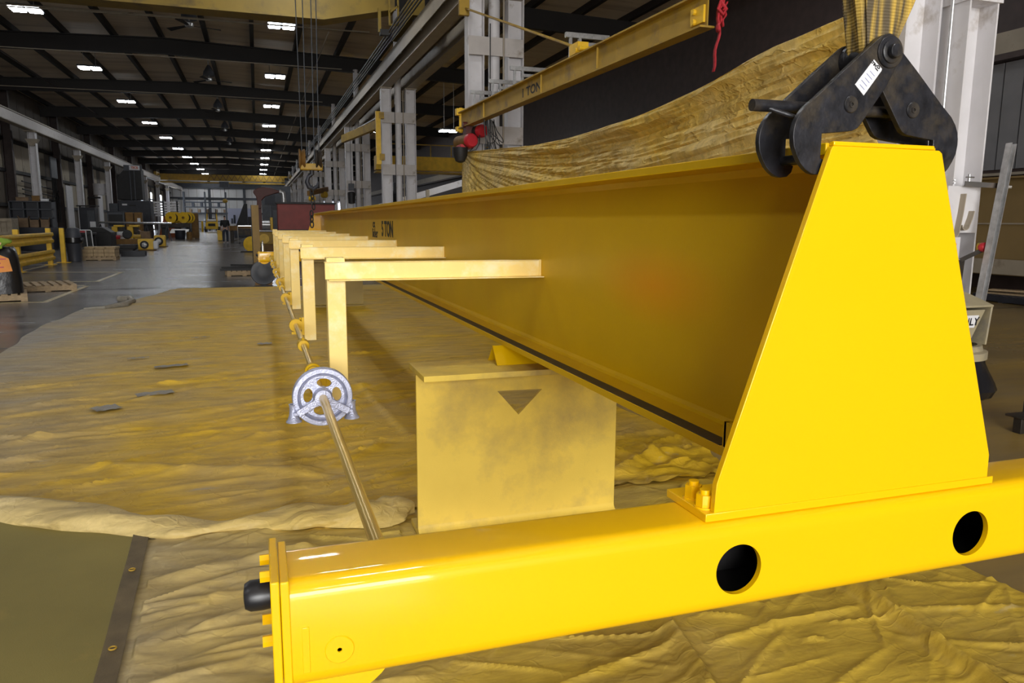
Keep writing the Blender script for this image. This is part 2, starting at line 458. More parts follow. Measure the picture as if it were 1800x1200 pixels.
class MB:
    def __init__(self, T=None):
        self.v = []
        self.f = []
        self.T = T

    def add(self, vs_, fs):
        o = len(self.v)
        if self.T is not None:
            vs_ = [tuple(self.T @ Vector(p)) for p in vs_]
        self.v += [tuple(p) for p in vs_]
        self.f += [tuple(o + i for i in f) for f in fs]
        return self

    def box(self, x0, x1, y0, y1, z0, z1):
        v = [(x0, y0, z0), (x1, y0, z0), (x1, y1, z0), (x0, y1, z0), (x0, y0, z1), (x1, y0, z1), (x1, y1, z1), (x0, y1, z1)]
        return self.add(v, [(0, 3, 2, 1), (4, 5, 6, 7), (0, 1, 5, 4), (1, 2, 6, 5), (2, 3, 7, 6), (3, 0, 4, 7)])

    def bar(self, p0, p1, w, h, up=(0, 0, 1)):
        """rectangular bar between two points"""
        p0, p1 = Vector(p0), Vector(p1)
        d = (p1 - p0).normalized()
        u = Vector(up)
        s = d.cross(u)
        if s.length < 1e-4:
            s = d.cross(Vector((1, 0, 0)))
        s.normalize()
        u = s.cross(d).normalized()
        v = []
        for p in (p0, p1):
            for a, b in ((-1, -1), (1, -1), (1, 1), (-1, 1)):
                v.append(p + s * (a * w / 2) + u * (b * h / 2))
        return self.add(v, [(0, 1, 2, 3), (7, 6, 5, 4), (0, 4, 5, 1), (1, 5, 6, 2), (2, 6, 7, 3), (3, 7, 4, 0)])

    def cyl(self, p0, p1, r0, r1=None, n=16, caps=True):
        if r1 is None:
            r1 = r0
        p0, p1 = Vector(p0), Vector(p1)
        d = (p1 - p0).normalized()
        a = d.orthogonal().normalized()
        b = d.cross(a)
        v = []
        for p, r in ((p0, r0), (p1, r1)):
            for i in range(n):
                t = 2 * PI * i / n
                v.append(p + (a * math.cos(t) + b * math.sin(t)) * r)
        fs = [(i, (i + 1) % n, n + (i + 1) % n, n + i) for i in range(n)]
        if caps:
            fs += [tuple(reversed(range(n))), tuple(range(n, 2 * n))]
        return self.add(v, fs)

    def tube(self, pts, r, n=8, closed=False):
        pts = [Vector(p) for p in pts]
        m = len(pts)
        v = []
        prev = None
        for i, p in enumerate(pts):
            if closed:
                d = pts[(i + 1) % m] - pts[i - 1]
            else:
                d = pts[min(i + 1, m - 1)] - pts[max(i - 1, 0)]
            d.normalize()
            a = d.orthogonal().normalized() if prev is None else (prev - d * prev.dot(d)).normalized()
            prev = a
            b = d.cross(a)
            rr = r[i] if isinstance(r, (list, tuple)) else r
            for k in range(n):
                t = 2 * PI * k / n
                v.append(p + (a * math.cos(t) + b * math.sin(t)) * rr)
        fs = []
        for i in range(m if closed else m - 1):
            j = (i + 1) % m
            for k in range(n):
                k2 = (k + 1) % n
                fs.append((i * n + k, i * n + k2, j * n + k2, j * n + k))
        if not closed:
            fs += [tuple(reversed(range(n))), tuple(range((m - 1) * n, m * n))]
        return self.add(v, fs)

    def lathe(self, c, axis, prof, n=24):
        """profile of (radius, along) about an axis through c"""
        c = Vector(c)
        d = Vector(axis).normalized()
        a = d.orthogonal().normalized()
        b = d.cross(a)
        v = []
        for r, h in prof:
            for i in range(n):
                t = 2 * PI * i / n
                v.append(c + d * h + (a * math.cos(t) + b * math.sin(t)) * max(r, 1e-4))
        fs = []
        for j in range(len(prof) - 1):
            for i in range(n):
                i2 = (i + 1) % n
                fs.append((j * n + i, j * n + i2, (j + 1) * n + i2, (j + 1) * n + i))
        if prof[0] != prof[-1]:
            fs += [tuple(reversed(range(n))), tuple(range((len(prof) - 1) * n, len(prof) * n))]
        return self.add(v, fs)

    def prism(self, outline, fn, a0, a1, holes=()):
        """outline (u,w) with holes, extruded between a0 and a1; fn(u,w,a) -> point"""
        loops = [list(outline)] + [list(h) for h in holes]
        flat = [p for lp in loops for p in lp]
        tris = tessellate_polygon([[Vector((p[0], p[1], 0)) for p in lp] for lp in loops])
        n = len(flat)
        v = [fn(p[0], p[1], a0) for p in flat] + [fn(p[0], p[1], a1) for p in flat]
        fs = [tuple(t) for t in tris] + [tuple(n + i for i in reversed(t)) for t in tris]
        o = 0
        for lp in loops:
            m = len(lp)
            for i in range(m):
                j = (i + 1) % m
                fs.append((o + i, o + j, n + o + j, n + o + i))
            o += m
        return self.add(v, fs)

    def grid(self, P):
        """P: array (nu, nv, 3)"""
        nu, nv = P.shape[:2]
        fs = [(i * nv + j, (i + 1) * nv + j, (i + 1) * nv + j + 1, i * nv + j + 1) for i in range(nu - 1) for j in range(nv - 1)]
        return self.add([tuple(map(float, p)) for p in P.reshape(-1, 3)], fs)

    def build(self, name, m, parent=None, bevel=0.0, at=None, smooth=True, seg=2):
        a = np.array(self.v, dtype=float)
        if at is None:
            lo, hi = a.min(0), a.max(0)
            at = ((lo[0] + hi[0]) / 2, (lo[1] + hi[1]) / 2, lo[2])
        at = np.array(at, dtype=float)
        me = bpy.data.meshes.new(name)
        me.from_pydata((a - at).tolist(), [], self.f)
        bm = bmesh.new()
        bm.from_mesh(me)
        bmesh.ops.recalc_face_normals(bm, faces=bm.faces)
        bm.to_mesh(me)
        bm.free()
        if smooth:
            me.shade_smooth()
            me.set_sharp_from_angle(angle=math.radians(35))
        ms = m if isinstance(m, (list, tuple)) else [m]
        for q in ms:
            me.materials.append(q)
        o = bpy.data.objects.new(name, me)
        COL.objects.link(o)
        if parent is not None:
            o.parent = parent
            o.location = Vector(at) - WLOC[parent.name]
        else:
            o.location = at
        WLOC[o.name] = Vector(at)
        if bevel:
            bv = o.modifiers.new('bevel', 'BEVEL')
            bv.width = bevel
            bv.segments = seg
            bv.limit_method = 'ANGLE'
            bv.angle_limit = math.radians(40)
            bv.harden_normals = False
        return o


def B(x0, x1, y0, y1, z0, z1, T=None):
    return MB(T).box(x0, x1, y0, y1, z0, z1)


def tag(o, label, cat, group=None):
    o['label'] = label
    o['category'] = cat
    if group:
        o['group'] = group
    return o


def thing(name, label, cat, loc, group=None):
    o = bpy.data.objects.new(name, None)
    o.empty_display_size = 0.2
    o.location = loc
    COL.objects.link(o)
    WLOC[o.name] = Vector(loc)
    return tag(o, label, cat, group)


def struct(o):
    o['kind'] = 'structure'
    return o


def copy_tree(o, parent=None, shift=(0, 0, 0)):
    c = o.copy()
    COL.objects.link(c)
    c.parent = parent
    if parent is None:
        c.location = o.location + Vector(shift)
        WLOC[c.name] = Vector(c.location)
    else:
        WLOC[c.name] = WLOC[parent.name] + Vector(c.location)
    for ch in list(o.children):
        copy_tree(ch, c)
    return c


def rotz(a, loc=(0, 0, 0)):
    return Matrix.Translation(Vector(loc)) @ Matrix.Rotation(a, 4, 'Z')


def text(name, body, size, m, parent, loc, xdir, ydir, depth=0.002, bold=0.0, sx=1.0):
    """flat lettering: xdir = reading direction, ydir = up"""
    cu = bpy.data.curves.new(name + '_font', 'FONT')
    cu.body = body
    cu.size = size
    cu.extrude = depth
    cu.offset = bold
    cu.align_x = 'CENTER'
    cu.align_y = 'CENTER'
    cu.resolution_u = 3
    tmp = bpy.data.objects.new(name + '_tmp', cu)
    COL.objects.link(tmp)
    dg = bpy.context.evaluated_depsgraph_get()
    dg.update()
    me = bpy.data.meshes.new_from_object(tmp.evaluated_get(dg))
    bpy.data.objects.remove(tmp)
    X, Yv = Vector(xdir).normalized(), Vector(ydir).normalized()
    Zv = X.cross(Yv)
    R = Matrix((X * sx, Yv, Zv)).transposed().to_4x4()
    me.transform(R)
    me.name = name
    me.materials.clear()
    me.materials.append(m)
    o = bpy.data.objects.new(name, me)
    COL.objects.link(o)
    o.parent = parent
    o.location = Vector(loc) - WLOC[parent.name]
    WLOC[o.name] = Vector(loc)
    return o


def arc(cx, cy, r, a0, a1, n):
    return [(cx + r * math.cos(a0 + (a1 - a0) * i / n), cy + r * math.sin(a0 + (a1 - a0) * i / n)) for i in range(n + 1)]


def circ(cx, cy, r, n=20):
    return [(cx + r * math.cos(2 * PI * i / n), cy + r * math.sin(2 * PI * i / n)) for i in range(n)]


XZ = lambda u, w, a: (u, a, w)      # outline in x,z extruded along y
YZ = lambda u, w, a: (a, u, w)      # outline in y,z extruded along x
XY = lambda u, w, a: (u, w, a)


def ibeam(mb, axis, c, depth, width, tf, tw, a0, a1):
    """I-section; axis 'y': web in yz plane at x=c[0], bottom at z=c[1]; axis 'x' likewise; 'z': upright, flanges at +-x"""
    if axis == 'y':
        x, z = c
        mb.box(x - width / 2, x + width / 2, a0, a1, z, z + tf)
        mb.box(x - width / 2, x + width / 2, a0, a1, z + depth - tf, z + depth)
        mb.box(x - tw / 2, x + tw / 2, a0, a1, z + tf, z + depth - tf)
    elif axis == 'x':
        y, z = c
        mb.box(a0, a1, y - width / 2, y + width / 2, z, z + tf)
        mb.box(a0, a1, y - width / 2, y + width / 2, z + depth - tf, z + depth)
        mb.box(a0, a1, y - tw / 2, y + tw / 2, z + tf, z + depth - tf)
    else:
        x, y = c
        mb.box(x - depth / 2, x - depth / 2 + tf, y - width / 2, y + width / 2, a0, a1)
        mb.box(x + depth / 2 - tf, x + depth / 2, y - width / 2, y + width / 2, a0, a1)
        mb.box(x - depth / 2 + tf, x + depth / 2 - tf, y - tw / 2, y + tw / 2, a0, a1)
    return mb


# numpy noise
PERM = rng.permutation(512)
GRAD = rng.normal(size=(512, 2))
GRAD /= np.linalg.norm(GRAD, axis=1)[:, None]


def perlin(x, y):
    xi, yi = np.floor(x).astype(int), np.floor(y).astype(int)
    xf, yf = x - xi, y - yi
    u, w = xf ** 3 * (xf * (xf * 6 - 15) + 10), yf ** 3 * (yf * (yf * 6 - 15) + 10)

    def g(ix, iy, dx, dy):
        h = PERM[(PERM[ix % 512] + iy) % 512]
        return GRAD[h, 0] * dx + GRAD[h, 1] * dy
    a = g(xi, yi, xf, yf)
    b = g(xi + 1, yi, xf - 1, yf)
    c = g(xi, yi + 1, xf, yf - 1)
    d = g(xi + 1, yi + 1, xf - 1, yf - 1)
    return (a * (1 - u) + b * u) * (1 - w) + (c * (1 - u) + d * u) * w


def wrinkles(x, y, amp, f, ang, stretch, seed):
    c, s = math.cos(ang), math.sin(ang)
    u = (x * c + y * s) * f / stretch + seed
    v = (-x * s + y * c) * f + seed * 1.7
    wv = perlin(u * 0.7 + 9, v * 0.4 + 3) * 1.4
    n = perlin(u + wv, v + wv * 0.6)
    r = 1.0 - np.abs(n) * 5.5
    return amp * np.clip(r, 0, 1) ** 1.6


def ridge(x, y, p0, p1, amp, w, sharp=0.5):
    """raised crease along the segment p0-p1, steep on one side"""
    px, py = p1[0] - p0[0], p1[1] - p0[1]
    L = math.hypot(px, py)
    t = ((x - p0[0]) * px + (y - p0[1]) * py) / L
    d = ((x - p0[0]) * -py + (y - p0[1]) * px) / L
    d = d + 0.03 * perlin(t * 1.7 + 5, t * 0 + 2)
    fade = np.clip(t / 0.08, 0, 1) * np.clip((L - t) / 0.08, 0, 1)
    return amp * fade * np.where(d > 0, np.exp(-(d / (w * sharp)) ** 2), np.exp(-(d / w) ** 2))



def creases(x, y, n, box, ang, spread, lmin, lmax, amin, amax, wmin, wmax, seed):
    """many thin straight folds scattered over a cloth"""
    rr = np.random.default_rng(seed)
    h = np.zeros_like(x)
    for _ in range(n):
        cx, cy = rr.uniform(box[0], box[1]), rr.uniform(box[2], box[3])
        a = ang + rr.normal() * spread
        L = rr.uniform(lmin, lmax)
        dx, dy = math.cos(a) * L / 2, math.sin(a) * L / 2
        m = (np.abs(x - cx) < L / 2 + 0.2) & (np.abs(y - cy) < L / 2 + 0.2)
        if not m.any():
            continue
        px, py = 2 * dx, 2 * dy
        xs, ys = x[m], y[m]
        t = ((xs - cx + dx) * px + (ys - cy + dy) * py) / L
        d = ((xs - cx + dx) * -py + (ys - cy + dy) * px) / L + 0.02 * L * np.sin(t / L * rr.uniform(1, 4) + rr.uniform(0, 6))
        fade = np.clip(t / (0.3 * L), 0, 1) * np.clip((L - t) / (0.3 * L), 0, 1)
        w = rr.uniform(wmin, wmax)
        am = rr.uniform(amin, amax)
        sh = rr.uniform(0.25, 1.0)
        h[m] = np.maximum(h[m], am * fade * np.where(d > 0, np.exp(-(d / (w * sh)) ** 2), np.exp(-(d / w) ** 2)))
    return h

# ================================================================== THE SETTING
YB, YF = -15.0, 150.0
XL, XR = -14.6, 16.0
floor = struct(B(XL - 0.5, XR + 0.5, YB - 0.5, YF + 0.5, -0.2, 0.0).build('floor', FLOORM, at=(0, 0, 0)))
# worn painted floor lines
for pts in (((-3.52, 14.7), (-3.52, 18.2)), ((-3.56, 19.5), (-3.56, 22.9)), ((-6.3, 23.5), (-3.5, 22.9)), ((-5.6, 19.8), (-3.5, 19.5)),
            ((-6.0, 14.9), (-3.5, 14.8)), ((-5.2, 18.6), (-3.6, 18.4)), ((-6.2, 23.2), (-6.25, 28.6))):
    MB().bar((*pts[0], 0.002), (*pts[1], 0.002), 0.10, 0.004).build('painted_line', LINEP, floor)
# slab joints filled with dark sealant
for y in (9.5, 17.2, 25.0, 33.0, 41.0, 49.0):
    B(XL, 16, y, y + 0.02, 0.0, 0.002).build('slab_joint', BLACKM, floor)

# ---- roof: deck on purlins on rafters
RIDGE_X = -3.8


def roof_z(x):
    return 10.12 - 0.032 * abs(x - RIDGE_X)


mb = MB()
mb.prism([(XL - 0.4, roof_z(XL - 0.4)), (RIDGE_X, roof_z(RIDGE_X)), (XR + 0.4, roof_z(XR + 0.4)),
          (XR + 0.4, roof_z(XR) + 0.5), (RIDGE_X, 10.6), (XL - 0.4, roof_z(XL) + 0.5)], XZ, YB - 0.4, YF + 0.4)
ceiling = struct(mb.build('ceiling', DECK, at=(0, 60, 10), smooth=False))
k = 0
x = XL + 0.6
while x < XR:
    z = roof_z(x)
    mb = MB()
    mb.box(x - 0.09, x + 0.09, YB, YF, z - 0.27, z)
    mb.build('purlin', RAFTER, ceiling)
    x += 2.02
for i in range(10):
    y = 40.4 + 12.0 * i
    mb = MB()
    for (xa, xb) in ((XL, RIDGE_X), (RIDGE_X, XR)):
        za, zb = roof_z(xa) - 0.27, roof_z(xb) - 0.27
        for (o0, o1, w) in ((-0.05, 0.0, 0.13), (-0.72, -0.67, 0.13), (-0.67, -0.05, 0.02)):
            mb.prism([(xa, za + o0), (xb, zb + o0), (xb, zb + o1), (xa, za + o1)], XZ, y - w, y + w)
    mb.build('rafter', RAFTER, ceiling)
for y in (16.4, 28.4, 4.4, -7.6):
    mb = MB()
    for (xa, xb) in ((XL, RIDGE_X), (RIDGE_X, XR)):
        za, zb = roof_z(xa) - 0.27, roof_z(xb) - 0.27
        mb.prism([(xa, za - 0.72), (xb, zb - 0.72), (xb, zb), (xa, za)], XZ, y - 0.1, y + 0.1)
    mb.build('rafter', RAFTER, ceiling)
# electrical conduits strung under the roof
for y, z0, z1 in ((29.2, 8.0, 8.25), (30.3, 8.35, 8.5), (31.0, 8.55, 8.65), (38.6, 8.6, 8.65), (50.0, 8.7, 8.75)):
    MB().tube([(-13.5, y, z0), (-4, y, (z0 + z1) / 2 + 0.05), (4.2, y, z1)], 0.022, 6).build('conduit', TANST, ceiling)
for x in (-10.8, 3.1):
    MB().tube([(x, 33, 9.0), (x, 80, 9.1), (x, 140, 9.1)], 0.022, 6).build('conduit', BROWNST if x < 0 else TANST, ceiling)

# ---- left wall: dark siding, girts, brown frame columns, pale lower sheets
wl = struct(B(XL - 0.3, XL, YB, YF, 0, 10.2).build('wall_left', WALLM, at=(XL, 60, 0)))
for z in (2.2, 4.3, 6.2, 8.0):
    B(XL, XL + 0.18, YB, YF, z, z + 0.2).build('girt', BLACKM, wl)
PALE = mat('pale_insulation_sheet', (0.42, 0.36, 0.27), 0.7, 0, 0.12, 0.8, dirt=(0.10, 0.08, 0.06), dirt_amt=0.25, dscale=0.5)
y = 34.0
i = 0
while y < 146:
    w = 1.9
    for (z0, z1) in ((0.05, 2.18), (2.42, 4.28), (4.52, 6.18)):
        if (i * 7 + int(z0 * 3)) % 5 != 0:
            B(XL, XL + 0.05, y, y + w - 0.06, z0, z1).build('siding_sheet', PALE if (i + int(z0)) % 3 else WALLM, wl)
    B(XL, XL + 0.04, y, y + w - 0.1, 6.45, 7.95).build('siding_sheet', WALLM, wl)
    B(XL, XL + 0.04, y, y + w - 0.1, 8.25, 9.3).build('siding_sheet', WALLM, wl)
    y += w
    i += 1
for i in range(10):
    y = 30.6 + 12 * i
    mb = MB()
    ibeam(mb, 'z', (XL + 0.38, y), 0.5, 0.36, 0.03, 0.02, 0, 9.5)
    mb.build('frame_column', BROWNST, wl)
# daylight doorways near the end of the left wall
for n, (y0, y1) in enumerate(((112, 114.5), (122, 124), (131, 136))):
    w = struct(B(XL + 0.01, XL + 0.07, y0, y1, 0.2, 5.4).build('window_%d' % (n + 1), DAYW))
    mb = MB()
    mb.box(XL, XL + 0.12, y0 - 0.12, y0, 0.1, 5.5).box(XL, XL + 0.12, y1, y1 + 0.12, 0.1, 5.5).box(XL, XL + 0.12, y0 - 0.12, y1 + 0.12, 5.4, 5.55)
    mb.build('window_frame', TANST, w)

# ---- far end wall
wf = struct(B(XL, XR, YF, YF + 0.3, 0, 10.2).build('wall_far', WALLFAR, at=(0, YF, 0)))
for z in (2.6, 5.3):
    B(XL, XR, YF - 0.25, YF, z, z + 0.28).build('girt', GREYM, wf)
B(XL, XR, YF - 0.5, YF, 7.2, 8.2).build('girt', GREYM, wf)
for x in (-8.0, -2.0, 1.6, 4.9):
    B(x - 0.22, x + 0.22, YF - 0.4, YF, 0, 9.3).build('frame_column', GREYM, wf)
for i in range(22):
    x = XL + 0.4 + i * 1.35
    B(x, x + 0.05, YF - 0.04, YF, 0.1, 7.1).build('siding_rib', TANST, wf)

# ---- right wall of the side bay
wr = struct(B(XR - 0.3, XR, YB, YF, 0, 10.2).build('wall_right', BROWNST, at=(XR, 60, 0)))
for z, h in ((2.25, 0.10), (2.48, 0.06)):
    B(XR - 0.48, XR - 0.3, YB, YF, z, z + h).build('girt', TANST, wr)
B(XR - 0.6, XR - 0.3, YB, YF, 5.05, 5.5).build('girt', TANST, wr)
B(XR - 0.62, XR - 0.3, YB, YF, 4.92, 5.05).build('girt', BROWNST, wr)
for y in (9.6, 10.95, 13.9, 17, 21, 27, 33, 45, 57):
    B(XR - 0.55, XR - 0.3, y, y + 0.45, 0, 5.0).build('frame_column', BROWNST, wr)
GREYSH = mat('grey_corrugated_sheet', (0.17, 0.165, 0.17), 0.6, 0, 0.1, 2)
for i in range(5):
    B(XR - 0.36, XR - 0.3, 11.5 + i * 0.47, 11.93 + i * 0.47, 2.62, 4.9).build('siding_sheet', GREYSH, wr)
B(XR - 0.40, XR - 0.3, 9.3, 9.58, 2.62, 3.6).build('siding_sheet', GREYSH, wr)
text('stencil_number', '00', 0.26, INK, wr, (XR - 0.41, 11.62, 2.86), (0, -1, 0), (0, 0, 1), 0.004, 0.01)
B(XR - 0.395, XR - 0.36, 11.3, 11.86, 2.70, 3.02).build('sign_plate', WHITE, wr)

# ---- wall behind the viewer with the open roll-up door
wb = struct(B(XL, -7.9, YB - 0.3, YB, 0, 10.2).build('wall_back', WALLM))
B(3.5, XR, YB - 0.3, YB, 0, 10.2).build('wall_panel', WALLM, wb)
B(-7.9, 3.5, YB - 0.3, YB, 6.6, 10.2).build('wall_panel', WALLM, wb)

# ---- crane columns, right row: two wide-flange posts, a pipe and batten plates
def crane_column(y, n):
    t = thing('crane_column', ('white twin-post crane column that carries the one-ton jib boom', 'white twin-post crane column with the yellow jib mast on its side')[n] if n < 2 else 'tall white twin-post crane column with batten plates and a pipe', 'column', (5.07, y, 0), 'twin-post columns of the right crane runway')
    for xa in (4.62, 5.52):
        mb = MB()
        ibeam(mb, 'z', (xa, y), 0.36, 0.30, 0.022, 0.02, 0.0, 6.16)
        mb.build('post', WHITEST, t)
        B(xa - 0.22, xa + 0.22, y - 0.18, y + 0.18, 6.16, 6.195).build('cap_plate', TANST, t)
        B(xa - 0.26, xa + 0.26, y - 0.24, y + 0.24, 0.0, 0.03).build('base_plate', TANST, t)
    MB().cyl((5.07, y + 0.02, 0), (5.07, y + 0.02, 9.0), 0.125, n=16).build('pipe', WHITEST, t)
    for z in (1.1, 3.1, 4.95):
        B(4.45, 5.69, y - 0.175, y - 0.152, z, z + 0.38).build('batten_plate', BATTEN, t)
    MB().tube([(5.22, y - 0.2, 0.4), (5.22, y - 0.2, 6.1)], 0.02, 6).build('conduit', TANST, t)
    MB().tube([(4.92, y - 0.19, 0.4), (4.92, y - 0.19, 5.6)], 0.012, 6).build('conduit', CABLE, t)
    return t


for i in range(10):
    crane_column(16.45 + 11.95 * i, i)

# left row: single posts
for i in range(8):
    y = 40.6 + 11.95 * i
    t = thing('runway_post', 'grey white single crane post along the dark left wall', 'column', (-12.4, y, 0), 'single posts of the left crane runway')
    mb = MB()
    ibeam(mb, 'z', (-12.4, y), 0.40, 0.42, 0.03, 0.025, 0, 6.5)
    mb.build('post', WHITEST, t)
    mb = MB()
    mb.prism([(-12.75, 6.1), (-12.05, 6.1), (-12.3, 5.7), (-12.5, 5.7)], XZ, y - 0.24, y + 0.24)
    mb.box(-12.75, -12.05, y - 0.4, y + 0.4, 6.5, 6.56)
    mb.build('cap_bracket', TANST, t)
    B(-12.75, -12.05, y - 0.3, y + 0.3, 0, 0.04).build('base_plate', TANST, t)

# ---- runway beams
mb = MB()
ibeam(mb, 'y', (-12.4, 6.56), 0.62, 0.42, 0.035, 0.03, 14, 146)
mb.box(-12.46, -12.34, 14, 146, 7.18, 7.28)
ro = mb.build('runway_beam', TANST, at=(-12.4, 60, 6.56))
tag(ro, 'long grey runway beam carried on the left wall posts', 'beam')
mb = MB()
mb.box(-12.2, -12.172, 14, 146, 6.6, 7.1)
mb.build('web_cover', BATTEN, ro)
for xa, lab in ((4.62, 'tan runway beam with crane rail and conductor bars beside the main aisle'), (5.52, 'tan runway beam on the outer posts of the column row')):
    mb = MB()
    ibeam(mb, 'y', (xa, 6.195), 0.72, 0.34, 0.03, 0.025, 2, 146)
    ro = mb.build('runway_beam', TANST, at=(xa, 60, 6.195))
    tag(ro, lab, 'beam')
    B(xa - 0.05, xa + 0.05, 2, 146, 6.915, 7.03).build('rail', DARKST, ro)
    if xa < 5:
        B(xa - 0.24, xa - 0.225, 2, 146, 6.5, 6.92).build('side_channel', TANST, ro)
        for k in range(4):
            B(xa - 0.34 - 0.09 * k, xa - 0.31 - 0.09 * k, 2, 146, 7.06, 7.10).build('conductor_bar', BLACKM, ro)
        for k in range(34):
            B(xa - 0.226, xa - 0.2, 6 + k * 3.0, 6.05 + k * 3.0, 6.5, 6.95).build('joint_plate', WHITEST, ro)

# ---- high-bay lights
def high_bay(x, y, z=8.92):
    t = thing('high_bay_light', 'square twin-panel white high-bay lamp hanging under the roof', 'lamp', (x, y, z), 'rows of high-bay lamps under the roof')
    B(x - 0.52, x + 0.52, y - 0.42, y + 0.42, z + 0.05, z + 0.13).build('housing', GREYM, t)
    for s in (-1, 1):
        B(x + s * 0.27 - 0.21, x + s * 0.27 + 0.21, y - 0.36, y + 0.36, z, z + 0.05).build('led_panel', LED, t)
        MB().cyl((x + s * 0.27, y, z + 0.13), (x + s * 0.27, y, roof_z(x) - 0.05), 0.012, n=6).build('hanger_rod', GALV, t)
    return t


for i in range(-4, 11):
    high_bay(-7.65, 33.1 + 11.28 * i)
    high_bay(1.25, 32.4 + 11.05 * i)
for y, z in ((18.0, 8.9), (41.5, 6.3), (66.0, 8.9)):
    high_bay(10.2, y, z)

# ---- ceiling fans with their bell-shaped hubs
for n, (x, y) in enumerate(((-2.15, 33.0), (-2.1, 45.0), (-2.2, 57.0), (-2.2, 69.0), (-2.2, 81.0))):
    z = 8.75
    t = thing('ceiling_fan', 'dark three-blade ceiling fan under a bell-shaped hanger', 'fan', (x, y, z), 'ceiling fans down the middle of the roof')
    MB().cyl((x, y, z + 0.2), (x, y, roof_z(x)), 0.03, n=8).build('downrod', GALV, t)
    MB().lathe((x, y, z), (0, 0, 1), [(0.03, 0.0), (0.16, 0.05), (0.17, 0.16), (0.05, 0.24)], 14).build('motor', GALV, t)
    MB().lathe((x, y, z + 0.30), (0, 0, 1), [(0.30, 0.0), (0.27, 0.2), (0.14, 0.42), (0.06, 0.55)], 14).build('hub_bell', GREYM, t)
    for k in range(3):
        a = 0.25 + k * 2 * PI / 3
        T = rotz(a, (x, y, z + 0.06))
        mb = MB(T)
        mb.add([(0.12, -0.05, 0.0), (1.15, -0.11, -0.04), (1.18, 0.08, 0.03), (0.12, 0.05, 0.02), (0.12, -0.05, 0.015), (1.15, -0.11, -0.025), (1.18, 0.08, 0.045), (0.12, 0.05, 0.035)],
               [(0, 1, 2, 3), (7, 6, 5, 4), (0, 4, 5, 1), (1, 5, 6, 2), (2, 6, 7, 3), (3, 7, 4, 0)])
        mb.build('blade', BLACKM, t)

# ================================================================== CRANES OVERHEAD
t = thing('overhead_bridge_crane', 'yellow box-girder bridge crane crossing high above the aisle', 'crane', (-3.9, 24, 7.03))
mb = MB()
mb.prism([(-11.6, 7.55), (-9.2, 7.25), (2.1, 7.25), (4.2, 7.72), (4.2, 8.35), (-11.6, 8.35)], XZ, 23.75, 24.25)
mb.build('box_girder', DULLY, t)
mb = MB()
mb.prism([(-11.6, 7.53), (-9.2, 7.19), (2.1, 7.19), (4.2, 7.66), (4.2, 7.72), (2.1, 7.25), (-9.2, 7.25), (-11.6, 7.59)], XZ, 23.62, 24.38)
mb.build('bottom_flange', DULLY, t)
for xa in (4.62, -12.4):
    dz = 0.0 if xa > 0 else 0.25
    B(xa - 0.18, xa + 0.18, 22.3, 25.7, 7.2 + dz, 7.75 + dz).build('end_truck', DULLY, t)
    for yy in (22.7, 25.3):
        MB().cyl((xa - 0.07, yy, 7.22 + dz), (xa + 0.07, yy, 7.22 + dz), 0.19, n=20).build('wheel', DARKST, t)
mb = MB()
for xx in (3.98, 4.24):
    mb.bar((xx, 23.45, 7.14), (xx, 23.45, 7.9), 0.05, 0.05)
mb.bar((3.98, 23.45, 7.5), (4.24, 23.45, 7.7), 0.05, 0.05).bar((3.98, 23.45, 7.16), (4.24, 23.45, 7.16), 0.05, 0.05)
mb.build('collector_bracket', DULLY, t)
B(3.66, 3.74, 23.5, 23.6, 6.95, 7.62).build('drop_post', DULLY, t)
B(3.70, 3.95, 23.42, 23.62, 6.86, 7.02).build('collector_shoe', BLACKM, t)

t = thing('overhead_bridge_crane', 'distant yellow bridge crane with truss walkway before the end wall', 'crane', (-3.9, 112, 7.0))
B(-11.9, 3.9, 111.6, 112.4, 6.75, 7.55).build('box_girder', OLDY, t)
B(-11.9, 3.9, 110.9, 111.2, 6.35, 6.55).build('lower_beam', OLDY, t)
mb = MB()
for i in range(13):
    xa = -6 + i * 0.75
    mb.bar((xa, 111.3, 6.8), (xa + 0.37, 111.3, 7.5), 0.05, 0.05).bar((xa + 0.37, 111.3, 7.5), (xa + 0.75, 111.3, 6.8), 0.05, 0.05)
mb.build('walkway_truss', BROWNST, t)
for xa in (-12.4, 4.62):
    B(xa - 0.16, xa + 0.16, 110.5, 113.5, 7.30, 7.75).build('end_truck', OLDY, t)
    xb_ = -11.9 if xa < 0 else 3.9
    B(min(xa, xb_), max(xa, xb_), 111.6, 112.4, 7.35, 7.55).build('girder_seat', OLDY, t)
B(-4.6, -3.4, 110.6, 111.5, 5.9, 6.6).build('trolley_hoist', GREYM, t)
MB().cyl((-4.0, 111, 5.95), (-4.0, 111, 4.3), 0.04, n=6).build('hoist_rope', ROPE, t)
MB().lathe((-4.0, 111, 3.75), (0, 0, 1), [(0.05, 0), (0.32, 0.14), (0.36, 0.32), (0.2, 0.55), (0.05, 0.6)], 14).build('hook_ball', OLDY, t)
# ================================================================== THE CRANE BEING BUILT (girder, end trucks, outriggers, line shaft)
GX = 1.165
G0, G1 = 1.205, 15.05
ZB, ZT = 0.85, 1.553
crane = thing('bridge_crane', 'freshly sprayed yellow bridge crane girder with end trucks, resting on a steel stand', 'crane', (GX, 8.0, ZB))


def bool_cut(o, cutter):
    """cut round holes out of a mesh object for good"""
    c = cutter.build('cutter', BLACKM)
    md = o.modifiers.new('cut', 'BOOLEAN')
    md.object = c
    md.operation = 'DIFFERENCE'
    md.solver = 'EXACT'
    dg = bpy.context.evaluated_depsgraph_get()
    dg.update()
    me = bpy.data.meshes.new_from_object(o.evaluated_get(dg))
    o.modifiers.remove(md)
    old = o.data
    me.name = old.name
    o.data = me
    bpy.data.objects.remove(c)
    me.shade_smooth()
    me.set_sharp_from_angle(angle=math.radians(30))


